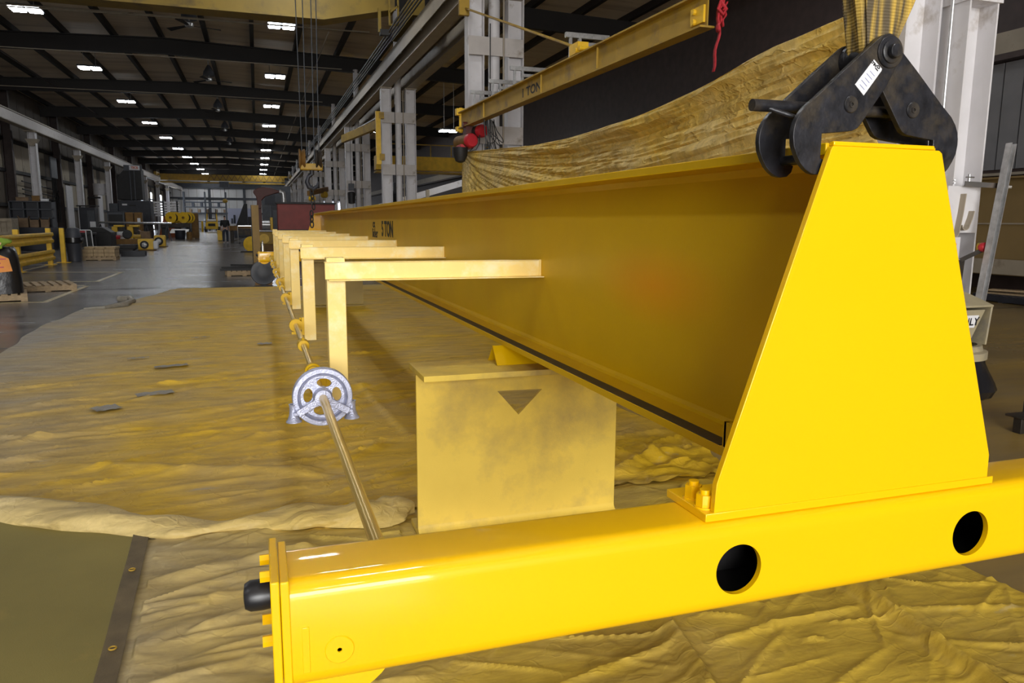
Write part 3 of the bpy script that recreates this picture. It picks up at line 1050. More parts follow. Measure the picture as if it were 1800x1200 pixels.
web = B(GX - 0.006, GX + 0.006, G0, G1, ZB + 0.022, ZT - 0.022).build('web', WEBM, crane, at=(GX, 8, ZB + 0.022))
tf = B(GX - 0.135, GX + 0.135, G0, G1, ZT - 0.022, ZT).build('top_flange', YELG, crane, 0.002)
bf = B(GX - 0.135, GX + 0.135, G0, G1, ZB, ZB + 0.024).build('bottom_flange', YELG, crane, 0.002)
B(GX - 0.134, GX - 0.092, 1.50, G1 - 0.3, ZB + 0.0235, ZB + 0.0255).build('bare_wear_strip', DARKST, bf)['label'] = 'unpainted dark trolley track strip'
for s in (-1, 1):
    mb = MB()
    mb.prism([(GX + s * 0.006, ZB + 0.024), (GX + s * 0.020, ZB + 0.024), (GX + s * 0.010, ZB + 0.030), (GX + s * 0.006, ZB + 0.042)], XZ, G0, G1)
    mb.build('fillet_weld', YELG, web)
    mb = MB()
    mb.prism([(GX + s * 0.006, ZT - 0.022), (GX + s * 0.020, ZT - 0.022), (GX + s * 0.006, ZT - 0.040)], XZ, G0, G1)
    mb.build('fillet_weld', YELG, web)
# trolley stop on the bottom flange
mb = MB()
mb.box(1.034, 1.046, 1.24, 1.49, ZB + 0.024, ZB + 0.085).box(1.034, 1.15, 1.482, 1.494, ZB + 0.024, ZB + 0.085)
mb.build('trolley_stop', YELG, bf)
# lettering on the web
text('capacity_lettering', '5 TON', 0.20, INK, web, (GX - 0.0075, 7.17, 1.325), (0, -1, 0), (0, 0, 1), 0.001, 0.006, 1.12)
text('maker_lettering', 'CK', 0.075, INK, web, (GX - 0.0075, 8.02, 1.365), (0, -1, 0), (0, 0, 1), 0.001, 0.003, 1.6)
text('maker_lettering', 'lider', 0.13, INK, web, (GX - 0.0075, 7.95, 1.28), (0, -1, 0), (0, 0, 1), 0.001, 0.002, 1.6)


def hexhead(mb, c, axis, r, h):
    mb.cyl(c, Vector(c) + Vector(axis) * h, r, n=6)
    return mb


def end_truck(y0, near):
    """box-tube truck across the girder end with end plates, bumpers, wheels, seat plate and the tall trapezoid plate"""
    y1 = y0 + 0.155
    z0, z1 = 0.643, 0.83
    prof = []
    r = 0.030
    for (cy, cz, a) in ((y1 - r, z1 - r, 0), (y0 + r, z1 - r, PI / 2), (y0 + r, z0 + r, PI), (y1 - r, z0 + r, 1.5 * PI)):
        prof += arc(cy, cz, r, a, a + PI / 2, 6)
    w = 0.012
    inner = [(y0 + w, z0 + w), (y1 - w, z0 + w), (y1 - w, z1 - w), (y0 + w, z1 - w)]
    mb = MB()
    mb.prism(prof, YZ, 0.022, 2.308, [inner])
    tr = mb.build('end_truck', [YEL, BLACKM], crane, at=(GX, y0, z0))
    if near:
        cut = MB()
        for (hx, hz) in ((0.866, 0.731), (1.466, 0.727), (1.85, 0.731)):
            cut.cyl((hx, y0 - 0.02, hz), (hx, y0 + 0.02, hz), 0.0515, n=48)
        bool_cut(tr, cut)
    me = tr.data
    for p in me.polygons:
        c = p.center
        yy, zz = c.y + y0, c.z + z0
        n = p.normal
        inside = (y0 + w - 0.002 <= yy <= y1 - w + 0.002) and (z0 + w - 0.002 <= zz <= z1 - w + 0.002)
        pointing_in = (abs(yy - (y0 + w)) < 0.002) or (abs(yy - (y1 - w)) < 0.002) or (abs(zz - (z0 + w)) < 0.002) or (abs(zz - (z1 - w)) < 0.002)
        p.material_index = 1 if (inside and pointing_in and abs(n.x) < 0.3) else 0  # unpainted inside of the tube; its shade is put into the black too
    for s in (-1, 1):
        ex = GX + s * (GX - 0.008)
        e = MB()
        xa, xb = sorted((ex, ex + s * 0.014))
        e.box(xa, xb, y0 - 0.006, y1 + 0.020, z0 - 0.006, z1 + 0.009)
        xa, xb = sorted((ex - s * 0.001, ex - s * 0.015))
        e.box(xa, xb, y0 - 0.003, y1 + 0.006, z0 - 0.004, z1 + 0.006)
        ep = e.build('end_cap_plate', YEL, tr, 0.002)
        bx = ex + s * 0.014
        MB().lathe((bx, y0 + 0.108, 0.767), (s, 0, 0), [(0.012, 0), (0.0255, 0.001), (0.0265, 0.012), (0.026, 0.033), (0.021, 0.042), (0.008, 0.044)], 28).build('rubber_bumper', RUBBER, tr)
        for yy, zz in ((y0 + 0.160, 0.806), (y0 + 0.092, 0.806), (y0 + 0.150, 0.698), (y0 + 0.075, 0.698)):
                hexhead(MB(), (bx, yy, zz), (s, 0, 0), 0.010, 0.016).build('bolt', YEL, tr)
        wx = GX + s * (GX - 0.098)
        MB().lathe((wx, y0 + 0.03, 0.702), (0, 1, 0), [(0.02, 0), (0.102, 0.001), (0.104, 0.012), (0.09, 0.016), (0.09, 0.078), (0.104, 0.082), (0.102, 0.094), (0.02, 0.095)], 40).build('wheel', YEL, tr)
        mb = MB()
        mb.lathe((wx, y0 + 0.001, 0.705), (0, -1, 0), [(0.024, -0.004), (0.024, 0.0022), (0.0225, 0.0035), (0.004, 0.0035), (0.0035, 0.001), (0.001, 0.001)], 32)
        mb.build('axle_cap', YEL, tr)
        xs = 0.045 if s < 0 else 2 * GX - 0.045
        B(xs - 0.006, xs + 0.006, y0 - 0.0015, y0 + 0.002, z0 + 0.03, z0 + 0.11).build('tack_weld', YEL, tr, 0.001)
    B(0.795, 2 * GX - 0.795, y0 + 0.015, y1 + 0.008, z1, z1 + 0.017).build('seat_plate', YEL, tr, 0.0015)
    for s in (-1, 1):
        for (dx, dy) in ((0.343, 0.104), (0.350, 0.052)):
            px, py = GX + s * dx, y0 + dy
            mb = MB()
            hexhead(mb, (px, py, z1 + 0.020), (0, 0, 1), 0.0175, 0.024)
            mb.cyl((px, py, z1 + 0.044), (px, py, z1 + 0.053), 0.0105, n=16)
            mb.cyl((px, py, z1 + 0.017), (px, py, z1 + 0.020), 0.021, n=18)
            mb.build('bolt', YEL, tr)
    return tr


def trapezoid(y0, y1):
    hb, ht = 0.352, 0.128
    out = [(GX - hb, ZB - 0.003), (GX + hb, ZB - 0.003), (GX + hb - 0.001, 0.898), (GX + ht + 0.008, ZT - 0.012), (GX + ht, ZT - 0.007),
           (GX - ht - 0.002, ZT - 0.007), (GX - ht - 0.006, ZT - 0.012), (GX - hb + 0.003, 0.905)]
    MB().prism(out, XZ, y0, y1).build('end_plate', YEL, crane, 0.0012)


end_truck(1.175, True)
trapezoid(1.190, 1.2045)
B(GX - 0.128, GX + 0.118, 1.192, 1.2045, ZT - 0.0065, ZT + 0.002).build('top_weld_strip', YEL, crane, 0.002)
end_truck(14.93, False)
trapezoid(15.0505, 15.065)

# outrigger arms (Z-sections) with hanging posts and shaft bearings
SX, SZ = 0.204, 0.752
for k in range(7):
    y = 3.07 + 1.8 * k
    mb = MB()
    mb.box(0.246, GX - 0.007, y - 0.003, y + 0.003, 1.172, 1.240)
    mb.box(0.246, GX - 0.007, y - 0.003, y + 0.045, 1.236, 1.241)
    mb.box(0.256, GX - 0.007, y - 0.048, y + 0.003, 1.168, 1.173)
    arm = mb.build('outrigger_arm', DUST, crane, 0.0015)
    B(GX - 0.016, GX - 0.006, y - 0.01, y + 0.006, 1.165, 1.243).build('weld_bead', DUST, arm, 0.003)
    ps = B(0.253, 0.326, y + 0.004, y + 0.072, 0.655, 1.258).build('hanging_post', DUST, arm, 0.003)
    br = thing_part = MB()
    br.box(SX - 0.028, 0.254, y + 0.012, y + 0.05, SZ - 0.055, SZ - 0.040)
    br.box(0.238, 0.254, y + 0.008, y + 0.055, SZ - 0.06, SZ + 0.05)
    br.lathe((SX, y + 0.012, SZ), (0, 1, 0), [(0.020, 0), (0.040, 0.0), (0.042, 0.006), (0.042, 0.032), (0.040, 0.038), (0.020, 0.038)], 28)
    brg = br.build('shaft_bearing', YELG, arm)
    mb = MB()
    for zz in (SZ - 0.05, SZ + 0.04):
        hexhead(mb, (0.236, y + 0.03, zz), (-1, 0, 0), 0.008, 0.010)
    mb.build('bolt', YELG, brg)

# line shaft with couplings
sh = MB().cyl((SX, 1.33, SZ), (SX, 14.95, SZ), 0.0155, n=20).build('line_shaft', SHAFT, crane)
for yy in (1.34, 4.05, 7.7, 9.5, 11.4, 13.1):
    mb = MB()
    mb.lathe((SX, yy, SZ), (0, 1, 0), [(0.0155, 0), (0.029, 0.001), (0.031, 0.01), (0.031, 0.07), (0.029, 0.08), (0.0155, 0.081)], 24)
    mb.cyl((SX, yy + 0.02, SZ), (SX, yy + 0.02, SZ + 0.038), 0.006, n=8).cyl((SX, yy + 0.06, SZ), (SX, yy + 0.06, SZ + 0.038), 0.006, n=8)
    mb.build('coupling', YELG, sh)
mb = MB()
mb.lathe((SX, 3.30, SZ), (0, 1, 0), [(0.0155, 0), (0.028, 0.001), (0.028, 0.03), (0.036, 0.035), (0.036, 0.06), (0.0155, 0.061)], 24)
mb.build('coupling', YELG, sh)

# hand-chain wheel with chain guide
cw_y = 2.83
mb = MB()
ho = []
for ang in (82, 8, 172, 262):
    a = math.radians(ang)
    cxh, czh = SX + 0.053 * math.cos(a), SZ + 0.053 * math.sin(a)
    ca, sa = math.cos(a), math.sin(a)
    ho.append([(cxh + 0.017 * math.cos(t) * ca - 0.027 * math.sin(t) * sa, czh + 0.017 * math.cos(t) * sa + 0.027 * math.sin(t) * ca) for t in [2 * PI * i / 18 for i in range(18)]])
mb.prism(circ(SX, SZ, 0.082, 48), XZ, cw_y + 0.004, cw_y + 0.016, ho)
wheel = mb.build('chain_wheel', SILVER, crane, 0.001)
wheel['label'] = 'silver cast hand-chain wheel'
mb = MB()
mb.lathe((SX, cw_y, SZ), (0, 1, 0), [(0.080, 0.003), (0.081, -0.002), (0.084, -0.004), (0.087, 0.0), (0.089, -0.006), (0.092, -0.009), (0.107, -0.008), (0.110, -0.003), (0.108, 0.004),
                                     (0.096, 0.010), (0.108, 0.018), (0.110, 0.026), (0.106, 0.030), (0.084, 0.030), (0.080, 0.024), (0.080, 0.003)], 64)
mb.build('grooved_rim', SILVER, wheel)
mb = MB()
mb.lathe((SX, cw_y, SZ), (0, 1, 0), [(0.016, -0.028), (0.030, -0.027), (0.033, -0.02), (0.036, 0.0), (0.036, 0.03), (0.02, 0.034), (0.016, 0.034)], 32)
mb.build('hub', SILVER, wheel)
text('cast_number', '600009', 0.020, SILVER, wheel, (SX - 0.036, cw_y + 0.003, SZ + 0.036), (0.80, 0, -0.6), (0.6, 0, 0.80), 0.0015, 0.0)
for s in (-1, 1):
    d = Vector((s * 0.86, 0, -0.51))
    mb = MB()
    p0 = Vector((SX, cw_y - 0.024, SZ)) + d * 0.028
    p1 = Vector((SX, cw_y - 0.024, SZ)) + d * 0.108
    mb.bar(p0, p1, 0.008, 0.026, up=(s * 0.51, 0, 0.86))
    mb.bar(p1 + Vector((0, 0, 0)), p1 + Vector((0, 0.045, 0)), 0.03, 0.012)
    mb.build('guide_arm', SILVER, wheel, 0.002)
    hx = SX + s * 0.106
    mb = MB()
    mb.lathe((hx, cw_y + 0.008, SZ - 0.092), (0, 0, 1), [(0.022, 0.0), (0.029, 0.002), (0.029, 0.006), (0.023, 0.012), (0.017, 0.03), (0.0145, 0.05), (0.016, 0.066), (0.018, 0.070), (0.012, 0.070), (0.011, 0.05), (0.014, 0.03), (0.020, 0.01), (0.022, 0.0)], 24)
    mb.build('chain_guide_horn', SILVER, wheel)

tag(MB().lathe((0.08, 15.0, 0.83), (0, 0, 1), [(0.028, 0), (0.032, 0.003), (0.032, 0.13), (0.026, 0.15), (0.012, 0.165), (0.012, 0.2), (0.006, 0.21)], 16).build('spray_bottle', CHROME),
    'small silver spray bottle standing on the far end truck', 'bottle')

# ================================================================== SUPPORT STAND (short piece of wide-flange beam) and angle chock
sx0, sx1 = 0.622, 1.585
yw = 3.165
st = thing('support_stand', 'short wide-flange steel stand under the girder with a triangular cut-out', 'stand', ((sx0 + sx1) / 2, yw, 0.004))
tri = [(0.990, 0.652), (1.206, 0.648), (1.092, 0.536)]
mb = MB()
mb.prism([(sx0, 0.03), (sx1, 0.03), (sx1, 0.745), (sx0, 0.745)], XZ, yw - 0.008, yw + 0.008, [tri])
sw = mb.build('web', STANDM, st)
for s in (-1, 1):
    mb = MB()
    ff = [(yw + s * 0.008, 0.03)] + [(yw + s * (0.008 + 0.030 * (1 - math.sin(a))), 0.03 + 0.030 * (1 - math.cos(a))) for a in [PI / 2 * i / 6 for i in range(7)]]
    mb.prism(ff, YZ, sx0, sx1)
    mb.build('root_fillet', STANDM, st)
B(sx0 + 0.002, sx1, yw - 0.165, yw + 0.165, 0.745, 0.770).build('top_flange', STANDM, st, 0.002)
B(sx0 + 0.002, sx1, yw - 0.165, yw + 0.165, 0.006, 0.030).build('bottom_flange', STANDM, st, 0.002)
# inverted angle chock between stand and girder
mb = MB()
L = 0.0
for s in (-1, 1):
    mb.prism([(3.215 + s * 0.002, 0.849), (3.215 + s * 0.074, 0.771), (3.215 + s * 0.066, 0.771), (3.215 - s * 0.002, 0.841)], YZ, 0.985, 1.345)
tag(mb.build('angle_chock', YELG), 'yellow inverted steel angle wedged under the girder on the stand', 'chock')
# second stand, far down the girder
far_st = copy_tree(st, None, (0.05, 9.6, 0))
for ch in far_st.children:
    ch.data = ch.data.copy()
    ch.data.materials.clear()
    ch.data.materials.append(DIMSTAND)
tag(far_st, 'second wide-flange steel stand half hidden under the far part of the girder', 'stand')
tag(copy_tree(bpy.data.objects['angle_chock'], None, (0.02, 9.6, 0)), 'yellow inverted steel angle on the far stand', 'chock')

# ================================================================== LIFTING CLAMP
cl = thing('beam_clamp', 'black scissor-type beam lifting clamp gripping the top flange', 'clamp', (GX, 1.26, ZT))
OUT = [(1.1434, 1.753), (1.1545, 1.7595), (1.1643, 1.7619), (1.1759, 1.760), (1.1859, 1.7543), (1.1935, 1.7465), (1.1976, 1.7364), (1.1980, 1.727), (1.1954, 1.7184), (1.1665, 1.6638), (1.1130, 1.5920), (1.1050, 1.5830),
       (1.0930, 1.5775), (1.0540, 1.5730), (1.0225, 1.5700), (1.0225, 1.5240), (1.0440, 1.5170), (1.0400, 1.5040), (1.0300, 1.4955), (1.0136, 1.4933), (1.0000, 1.4965), (0.9892, 1.5032), (0.9775, 1.5140), (0.9678, 1.5287), (0.9600, 1.5450), (0.9575, 1.5614), (0.9580, 1.5750), (0.9606, 1.5873), (0.9680, 1.6020), (0.9800, 1.6169), (1.0078, 1.6389), (1.0811, 1.7020)]
PIN = (1.1675, 1.7275)
MIR = [(2 * 1.1675 - u, w) for u, w in reversed(OUT)]
plates = []
for (y0, out, nm) in ((1.209, OUT, 'jaw_plate'), (1.224, MIR, 'jaw_plate'), (1.297, MIR, 'jaw_plate'), (1.312, OUT, 'jaw_plate')):
    p = MB().prism(out, XZ, y0, y0 + 0.0125).build(nm, BLACKP, cl, 0.0012)
    plates.append(p)
mb = MB()
mb.lathe((PIN[0], 1.209, PIN[1]), (0, -1, 0), [(0.030, -0.12), (0.030, 0.003), (0.029, 0.004), (0.022, 0.004), (0.0215, 0.007), (0.020, 0.008), (0.0135, 0.008), (0.0130, 0.018), (0.0115, 0.0195), (0.002, 0.0195)], 32)
mb.build('top_pin', BLACKP, cl)
for (bx, bz, y0) in ((1.084, 1.626, 1.209), (2 * 1.1675 - 1.084, 1.626, 1.224)):
    mb = MB()
    mb.lathe((bx, y0, bz), (0, -1, 0), [(0.014, -0.10), (0.016, -0.001), (0.016, 0.002), (0.0145, 0.0035), (0.0065, 0.0035), (0.006, 0.005), (0.003, 0.005), (0.003, 0.002), (0.001, 0.002)], 24)
    mb.build('trunnion', BLACKP, cl)
mb = MB()
mb.cyl((0.905, 1.268, 1.624), (1.33, 1.268, 1.627), 0.0115, n=16)
mb.build('screw_spindle', BLACKP, cl)
mb = MB()
mb.cyl((0.925, 1.268, 1.6235), (0.9995, 1.243, 1.5990), 0.005, n=12)
mb.lathe((1.000, 1.243, 1.599), (1, -0.3, -0.3), [(0.001, -0.009), (0.008, -0.006), (0.0085, 0.004), (0.001, 0.009)], 12)
mb.build('tommy_bar', BLACKP, cl)
for s in (-1, 1):
    MB().cyl((1.1675 + s * 0.148, 1.222, 1.526), (1.1675 + s * 0.148, 1.318, 1.526), 0.010, n=14).build('spacer_bar', BLACKP, cl)
# rating plate riveted on the front jaw
q = [(1.1310, 1.7115), (1.1530, 1.6945), (1.1130, 1.6440), (1.0905, 1.6630)]
lab = MB().prism([(q[0][0] * .9 + q[3][0] * .1, q[0][1] * .9 + q[3][1] * .1), q[0], (q[1][0] * .1 + q[0][0] * .9, q[1][1] * .1 + q[0][1] * .9), (q[1][0] * .95 + q[0][0] * .05, q[1][1] * .95 + q[0][1] * .05),
                  (q[1][0] * .95 + q[2][0] * .05, q[1][1] * .95 + q[2][1] * .05), q[2], q[3]], XZ, 1.2080, 1.2095).build('rating_plate', WHITE, plates[0], 0.0004)
lab['label'] = 'white metal rating plate'
# the plate is read along its long side, running up to the right
rd = Vector((0.0405, 0, 0.0485)).normalized()
ru = Vector((-0.0220 * 1, 0, 0.0170)).normalized()
text('plate_print', 'NLC', 0.007, INK, plates[0], (1.1312, 1.2076, 1.7035), (-0.0220, 0, 0.0170), (-rd.x, 0, -rd.z), 0.0002, 0.0004)
text('plate_print', '10', 0.012, INK, plates[0], (1.1405, 1.2076, 1.6955), rd, ru, 0.0002, 0.0004)
for i in range(5):
    c = Vector((1.128, 1.2077, 1.686)) + rd * (-0.0085 * i) + ru * 0.0
    MB().bar(c - ru * 0.0085, c + ru * (0.006 + 0.003 * (i % 2)), 0.0004, 0.0007, up=rd).build('print_line', BLUEINK, plates[0])

# ================================================================== WEB SLING above the clamp
def sling():
    nz, n = 40, 44
    P = np.zeros((nz, n, 3))
    for i in range(nz):
        z = 1.727 + 1.9 * i / (nz - 1)
        k = min(1.0, (z - 1.727) / 0.14)
        hw = 0.032 + 0.048 * k + 0.012 * (z - 1.87 if z > 1.87 else 0)
        hd = 0.030 + 0.004 * k
        cxx = 1.172 + 0.020 * k
        for j in range(n):
            t = 2 * PI * j / n
            c, s = math.cos(t), math.sin(t)
            u = abs(c) ** 0.45 * (1 if c > 0 else -1)
            w = abs(s) ** 0.45 * (1 if s > 0 else -1)
            rip = 1 + 0.05 * math.sin(9 * t + 1.3 * z) + 0.03 * math.sin(17 * t - 2 * z)
            P[i, j] = (cxx + hw * u * rip, 1.268 + hd * w * rip, z)
    mb = MB()
    v = P.reshape(-1, 3).tolist()
    fs = [(i * n + j, i * n + (j + 1) % n, (i + 1) * n + (j + 1) % n, (i + 1) * n + j) for i in range(nz - 1) for j in range(n)]
    fs += [tuple(range(n)), tuple(range((nz - 1) * n, nz * n))]
    mb.add(v, fs)
    return mb.build('lifting_sling', SLINGM)


tag(sling(), 'frayed brown and yellow webbing sling rising from the black clamp', 'sling')

# ================================================================== HOOK BLOCK, ROPES AND CHAIN at the far girder end
HX, HY = 0.985, 14.55
hb = thing('hook_block', 'brown yellow crane hook block on four wire ropes', 'hook block', (HX, HY, 2.1))
for xo in (-0.16, 0.13):
    MB().lathe((HX + xo - 0.055, HY, 2.52), (1, 0, 0), [(0.03, 0), (0.17, 0.0), (0.18, 0.02), (0.14, 0.05), (0.18, 0.09), (0.17, 0.11), (0.03, 0.11)], 24).build('sheave_guard', RUST if xo < 0 else DARKST, hb)
B(HX - 0.2, HX + 0.2, HY - 0.09, HY + 0.09, 2.32, 2.44).build('yoke', OLDY, hb, 0.02)
mb = MB()
mb.cyl((HX + 0.01, HY, 2.34), (HX + 0.01, HY, 2.24), 0.04, n=12)
hk = [(HX + 0.01, 2.26), (HX - 0.06, 2.20), (HX - 0.085, 2.11), (HX - 0.05, 2.02), (HX + 0.03, 1.99), (HX + 0.10, 2.04), (HX + 0.115, 2.12)]
mb.tube([(u, HY, w) for u, w in hk], [0.035, 0.036, 0.042, 0.045, 0.042, 0.034, 0.015], 12)
mb.build('hook', NAVY, hb)
for (xt, xb) in ((-0.20, -0.155), (-0.03, -0.07), (0.135, 0.06), (0.225, 0.145)):
    MB().cyl((HX + xb, HY, 2.5), (HX + xt, HY, 9.2), 0.009, n=6).build('wire_rope', ROPE, hb)


def chain_links(p0, p1, r, wire, parent_name, label, m):
    p0, p1 = Vector(p0), Vector(p1)
    L = (p1 - p0).length
    pitch = r * 2.6
    n = int(L / pitch)
    d = (p1 - p0).normalized()
    a = d.orthogonal().normalized()
    b = d.cross(a)
    t = thing(parent_name, label, 'chain', tuple(p1))
    for i in range(n):
        c = p0 + d * (pitch * (i + 0.5))
        s = a if i % 2 else b
        pts = []
        for k in range(14):
            q_ = 2 * PI * k / 14
            pts.append(c + s * (r * math.cos(q_)) + d * (r * 1.75 * math.sin(q_)))
        MB().tube(pts, wire, 6, closed=True).build('link', m, t)
    return t


chain_links((HX - 0.01, HY, 2.0), (HX + 0.02, HY, 1.60), 0.036, 0.012, 'lifting_chain', 'dark lifting chain hanging from the hook block to the girder', BLACKM)
chain_links((HX - 0.03, HY - 0.1, 1.58), (HX - 0.03, HY - 0.1, 1.22), 0.036, 0.012, 'lifting_chain', 'dark chain end hanging beside the far end of the girder', BLACKM)

# ================================================================== DROP CLOTHS ON THE FLOOR
def grid_xy(x0f, x1f, ys, nx):
    P = np.zeros((len(ys), nx, 3))
    for i, y in enumerate(ys):
        P[i, :, 0] = np.linspace(x0f(y), x1f(y), nx)
        P[i, :, 1] = y
    return P


# large cloth under the girder
ly = np.array([2.6, 3.45, 5.2, 8.2, 9.2, 10.2, 11.3, 12.2, 13.3, 13.7, 14.3, 16.2, 17.2])
lx = np.array([-1.2, -1.15, -2.1, -2.55, -2.62, -2.72, -2.74, -2.72, -2.70, -2.35, -2.20, -1.80, -1.55])
rx = np.array([2.5, 2.55, 2.6, 2.7, 2.7, 2.7, 2.7, 2.7, 2.7, 2.7, 2.7, 2.7, 2.7])
ys = np.concatenate([np.arange(3.42, 8.0, 0.022), np.arange(8.0, 17.0, 0.05)])
P = grid_xy(lambda y: float(np.interp(y, ly, lx)) + 0.025 * math.sin(y * 2.1) + 0.012 * math.sin(y * 5.3), lambda y: float(np.interp(y, ly, rx)) + 0.05 * math.sin(y * 3.3), ys, 230)
X, Y = P[:, :, 0], P[:, :, 1]
LIPX = [-1.75, -1.3, -0.95, -0.65, -0.40, -0.15, 0.10, 0.30, 0.50, 0.62, 3.0]
LIPY = [4.34, 4.14, 3.92, 3.72, 3.58, 3.52, 3.55, 3.48, 3.46, 3.50, 3.42]
P[:, :, 1] = np.maximum(P[:, :, 1], np.interp(X, LIPX, LIPY))
Y = P[:, :, 1]
h = 0.012 + wrinkles(X, Y, 0.004, 0.9, 0.15, 3.2, 3.1)
h += creases(X, Y, 110, (-2.6, 2.6, 3.4, 8.0), 0.32, 0.22, 0.5, 1.8, 0.006, 0.020, 0.016, 0.032, 5)
h += creases(X, Y, 60, (-2.6, 2.6, 3.4, 5.6), 0.45, 0.35, 0.3, 0.9, 0.008, 0.024, 0.016, 0.036, 6)
h += creases(X, Y, 60, (-2.6, 2.6, 8.0, 16.8), 0.2, 0.25, 0.8, 2.5, 0.008, 0.022, 0.05, 0.09, 7)
h += np.where((X > 1.5) & (Y < 4.6), 1.0, 0.0) * creases(X, Y, 40, (1.5, 2.6, 3.3, 4.6), 0.1, 0.6, 0.3, 0.9, 0.01, 0.035, 0.02, 0.05, 8)
for a, b_, am, w_ in (((-1.9, 6.2), (0.6, 7.9), 0.020, 0.05), ((-1.6, 5.3), (0.9, 6.4), 0.022, 0.05), ((0.25, 5.3), (1.6, 7.4), 0.018, 0.04), ((0.9, 4.6), (0.75, 6.6), 0.014, 0.05),
                      ((1.75, 3.6), (2.4, 3.9), 0.05, 0.06), ((1.6, 4.2), (2.4, 3.6), 0.04, 0.06), ((-0.9, 4.6), (0.3, 4.2), 0.03, 0.07), ((-1.2, 4.75), (-0.5, 4.55), 0.02, 0.06)):
    h += ridge(X, Y, a, b_, am, w_)
inside = (X > sx0 - 0.06) & (X < sx1 + 0.06) & (np.abs(Y - yw) < 0.24)
h = np.where(inside, 0.003, h)
P[:, :, 2] = h
tag(MB().grid(P).build('drop_cloth', TARP1), 'large canvas drop cloth covered in yellow overspray under the girder', 'drop cloth')

# creased cloth in front of and below the end truck
ys = np.arange(0.75, 3.62, 0.0092)
P = grid_xy(lambda y: -0.51 - 0.045 * (y - 2.4), lambda y: 2.74 + 0.03 * math.sin(y * 5), ys, 340)
X, Y = P[:, :, 0], P[:, :, 1]
h = 0.006 + wrinkles(X, Y, 0.0015, 2.2, 0.5, 2.2, 5.5) + 0.002 * perlin(X * 3, Y * 3)
h += creases(X, Y, 130, (0.2, 2.8, 1.2, 3.5), 0.35, 0.7, 0.10, 0.75, 0.002, 0.012, 0.008, 0.018, 21)
h += creases(X, Y, 40, (0.2, 2.8, 1.2, 2.6), -0.4, 0.3, 0.2, 0.9, 0.003, 0.013, 0.008, 0.016, 22)
h += creases(X, Y, 46, (-0.55, 0.3, 1.6, 3.6), 0.12, 0.22, 0.35, 0.9, 0.006, 0.020, 0.014, 0.045, 23)
h += creases(X, Y, 60, (-0.55, 0.3, 1.6, 3.6), 0.25, 0.5, 0.10, 0.4, 0.002, 0.008, 0.008, 0.018, 24)
h = np.minimum(h, 0.03)
h = np.where(X < -0.44 - 0.045 * (Y - 2.4), 0.004, h)
for a, b_, am, w_, shp in (((1.33, 2.32), (1.22, 1.70), 0.045, 0.045, 0.5), ((2.13, 2.30), (2.06, 1.35), 0.050, 0.032, 0.4), ((1.36, 2.01), (2.07, 2.06), 0.014, 0.022, 0.5), ((2.07, 2.02), (2.65, 1.86), 0.010, 0.02, 0.5),
                      ((0.7, 1.92), (1.3, 2.05), 0.012, 0.02, 0.5), ((2.1, 1.8), (2.6, 1.55), 0.01, 0.02, 0.5), ((-0.3, 2.6), (0.1, 2.8), 0.02, 0.04, 0.5), ((-0.42, 3.05), (0.2, 3.2), 0.02, 0.04, 0.5)):
    h += ridge(X, Y, a, b_, am, w_, shp)
inside = (X > sx0 - 0.06) & (X < sx1 + 0.06) & (np.abs(Y - yw) < 0.24)
h = np.where(inside, 0.002, h)
P[:, :, 2] = h
tag(MB().grid(P).build('drop_cloth', TARP2), 'creased canvas drop cloth beneath the near end truck', 'drop cloth')

# rolled-over lip where the large cloth ends
path = [(-1.75, 4.30, 0.05), (-1.3, 4.10, 0.06), (-0.95, 3.88, 0.06), (-0.65, 3.68, 0.055), (-0.40, 3.55, 0.045), (-0.15, 3.50, 0.040), (0.10, 3.53, 0.042), (0.30, 3.46, 0.045), (0.50, 3.44, 0.05), (0.60, 3.52, 0.05)]
pp = np.array(path)
tt = np.linspace(0, len(path) - 1, 120)
cp = np.stack([np.interp(tt, np.arange(len(path)), pp[:, k]) for k in range(3)], 1)
for _ in range(4):
    cp[1:-1] = (cp[:-2] + cp[1:-1] * 2 + cp[2:]) / 4
n = 22
P = np.zeros((len(cp), n, 3))
for i, c in enumerate(cp):
    d = cp[min(i + 1, len(cp) - 1)] - cp[max(i - 1, 0)]
    d /= np.linalg.norm(d)
    s = np.array([-d[1], d[0], 0])
    u = i / (len(cp) - 1)
    wid = 0.115 - 0.06 * math.exp(-((u - 0.52) / 0.12) ** 2) + 0.015 * math.sin(u * 31)
    hgt = 0.060 - 0.028 * math.exp(-((u - 0.52) / 0.14) ** 2) + 0.006 * math.sin(u * 47)
    for j in range(n):
        q_ = j / (n - 1)
        a = -0.15 + q_ * (PI + 0.55)
        rr = 1 + 0.10 * math.sin(3 * a + u * 26) + 0.05 * math.sin(7 * a + u * 60)
        P[i, j] = c + s * (wid * math.cos(a) * rr) + np.array([0, 0, max(hgt * math.sin(a) * rr, -0.03)])
    P[i, :, 2] = np.maximum(P[i, :, 2] - c[2] + 0.016, 0.010)
lip = MB().grid(P).build('cloth_fold', LIPM)
tag(lip, 'rolled-over edge fold of canvas lying between the drop cloths', 'drop cloth')

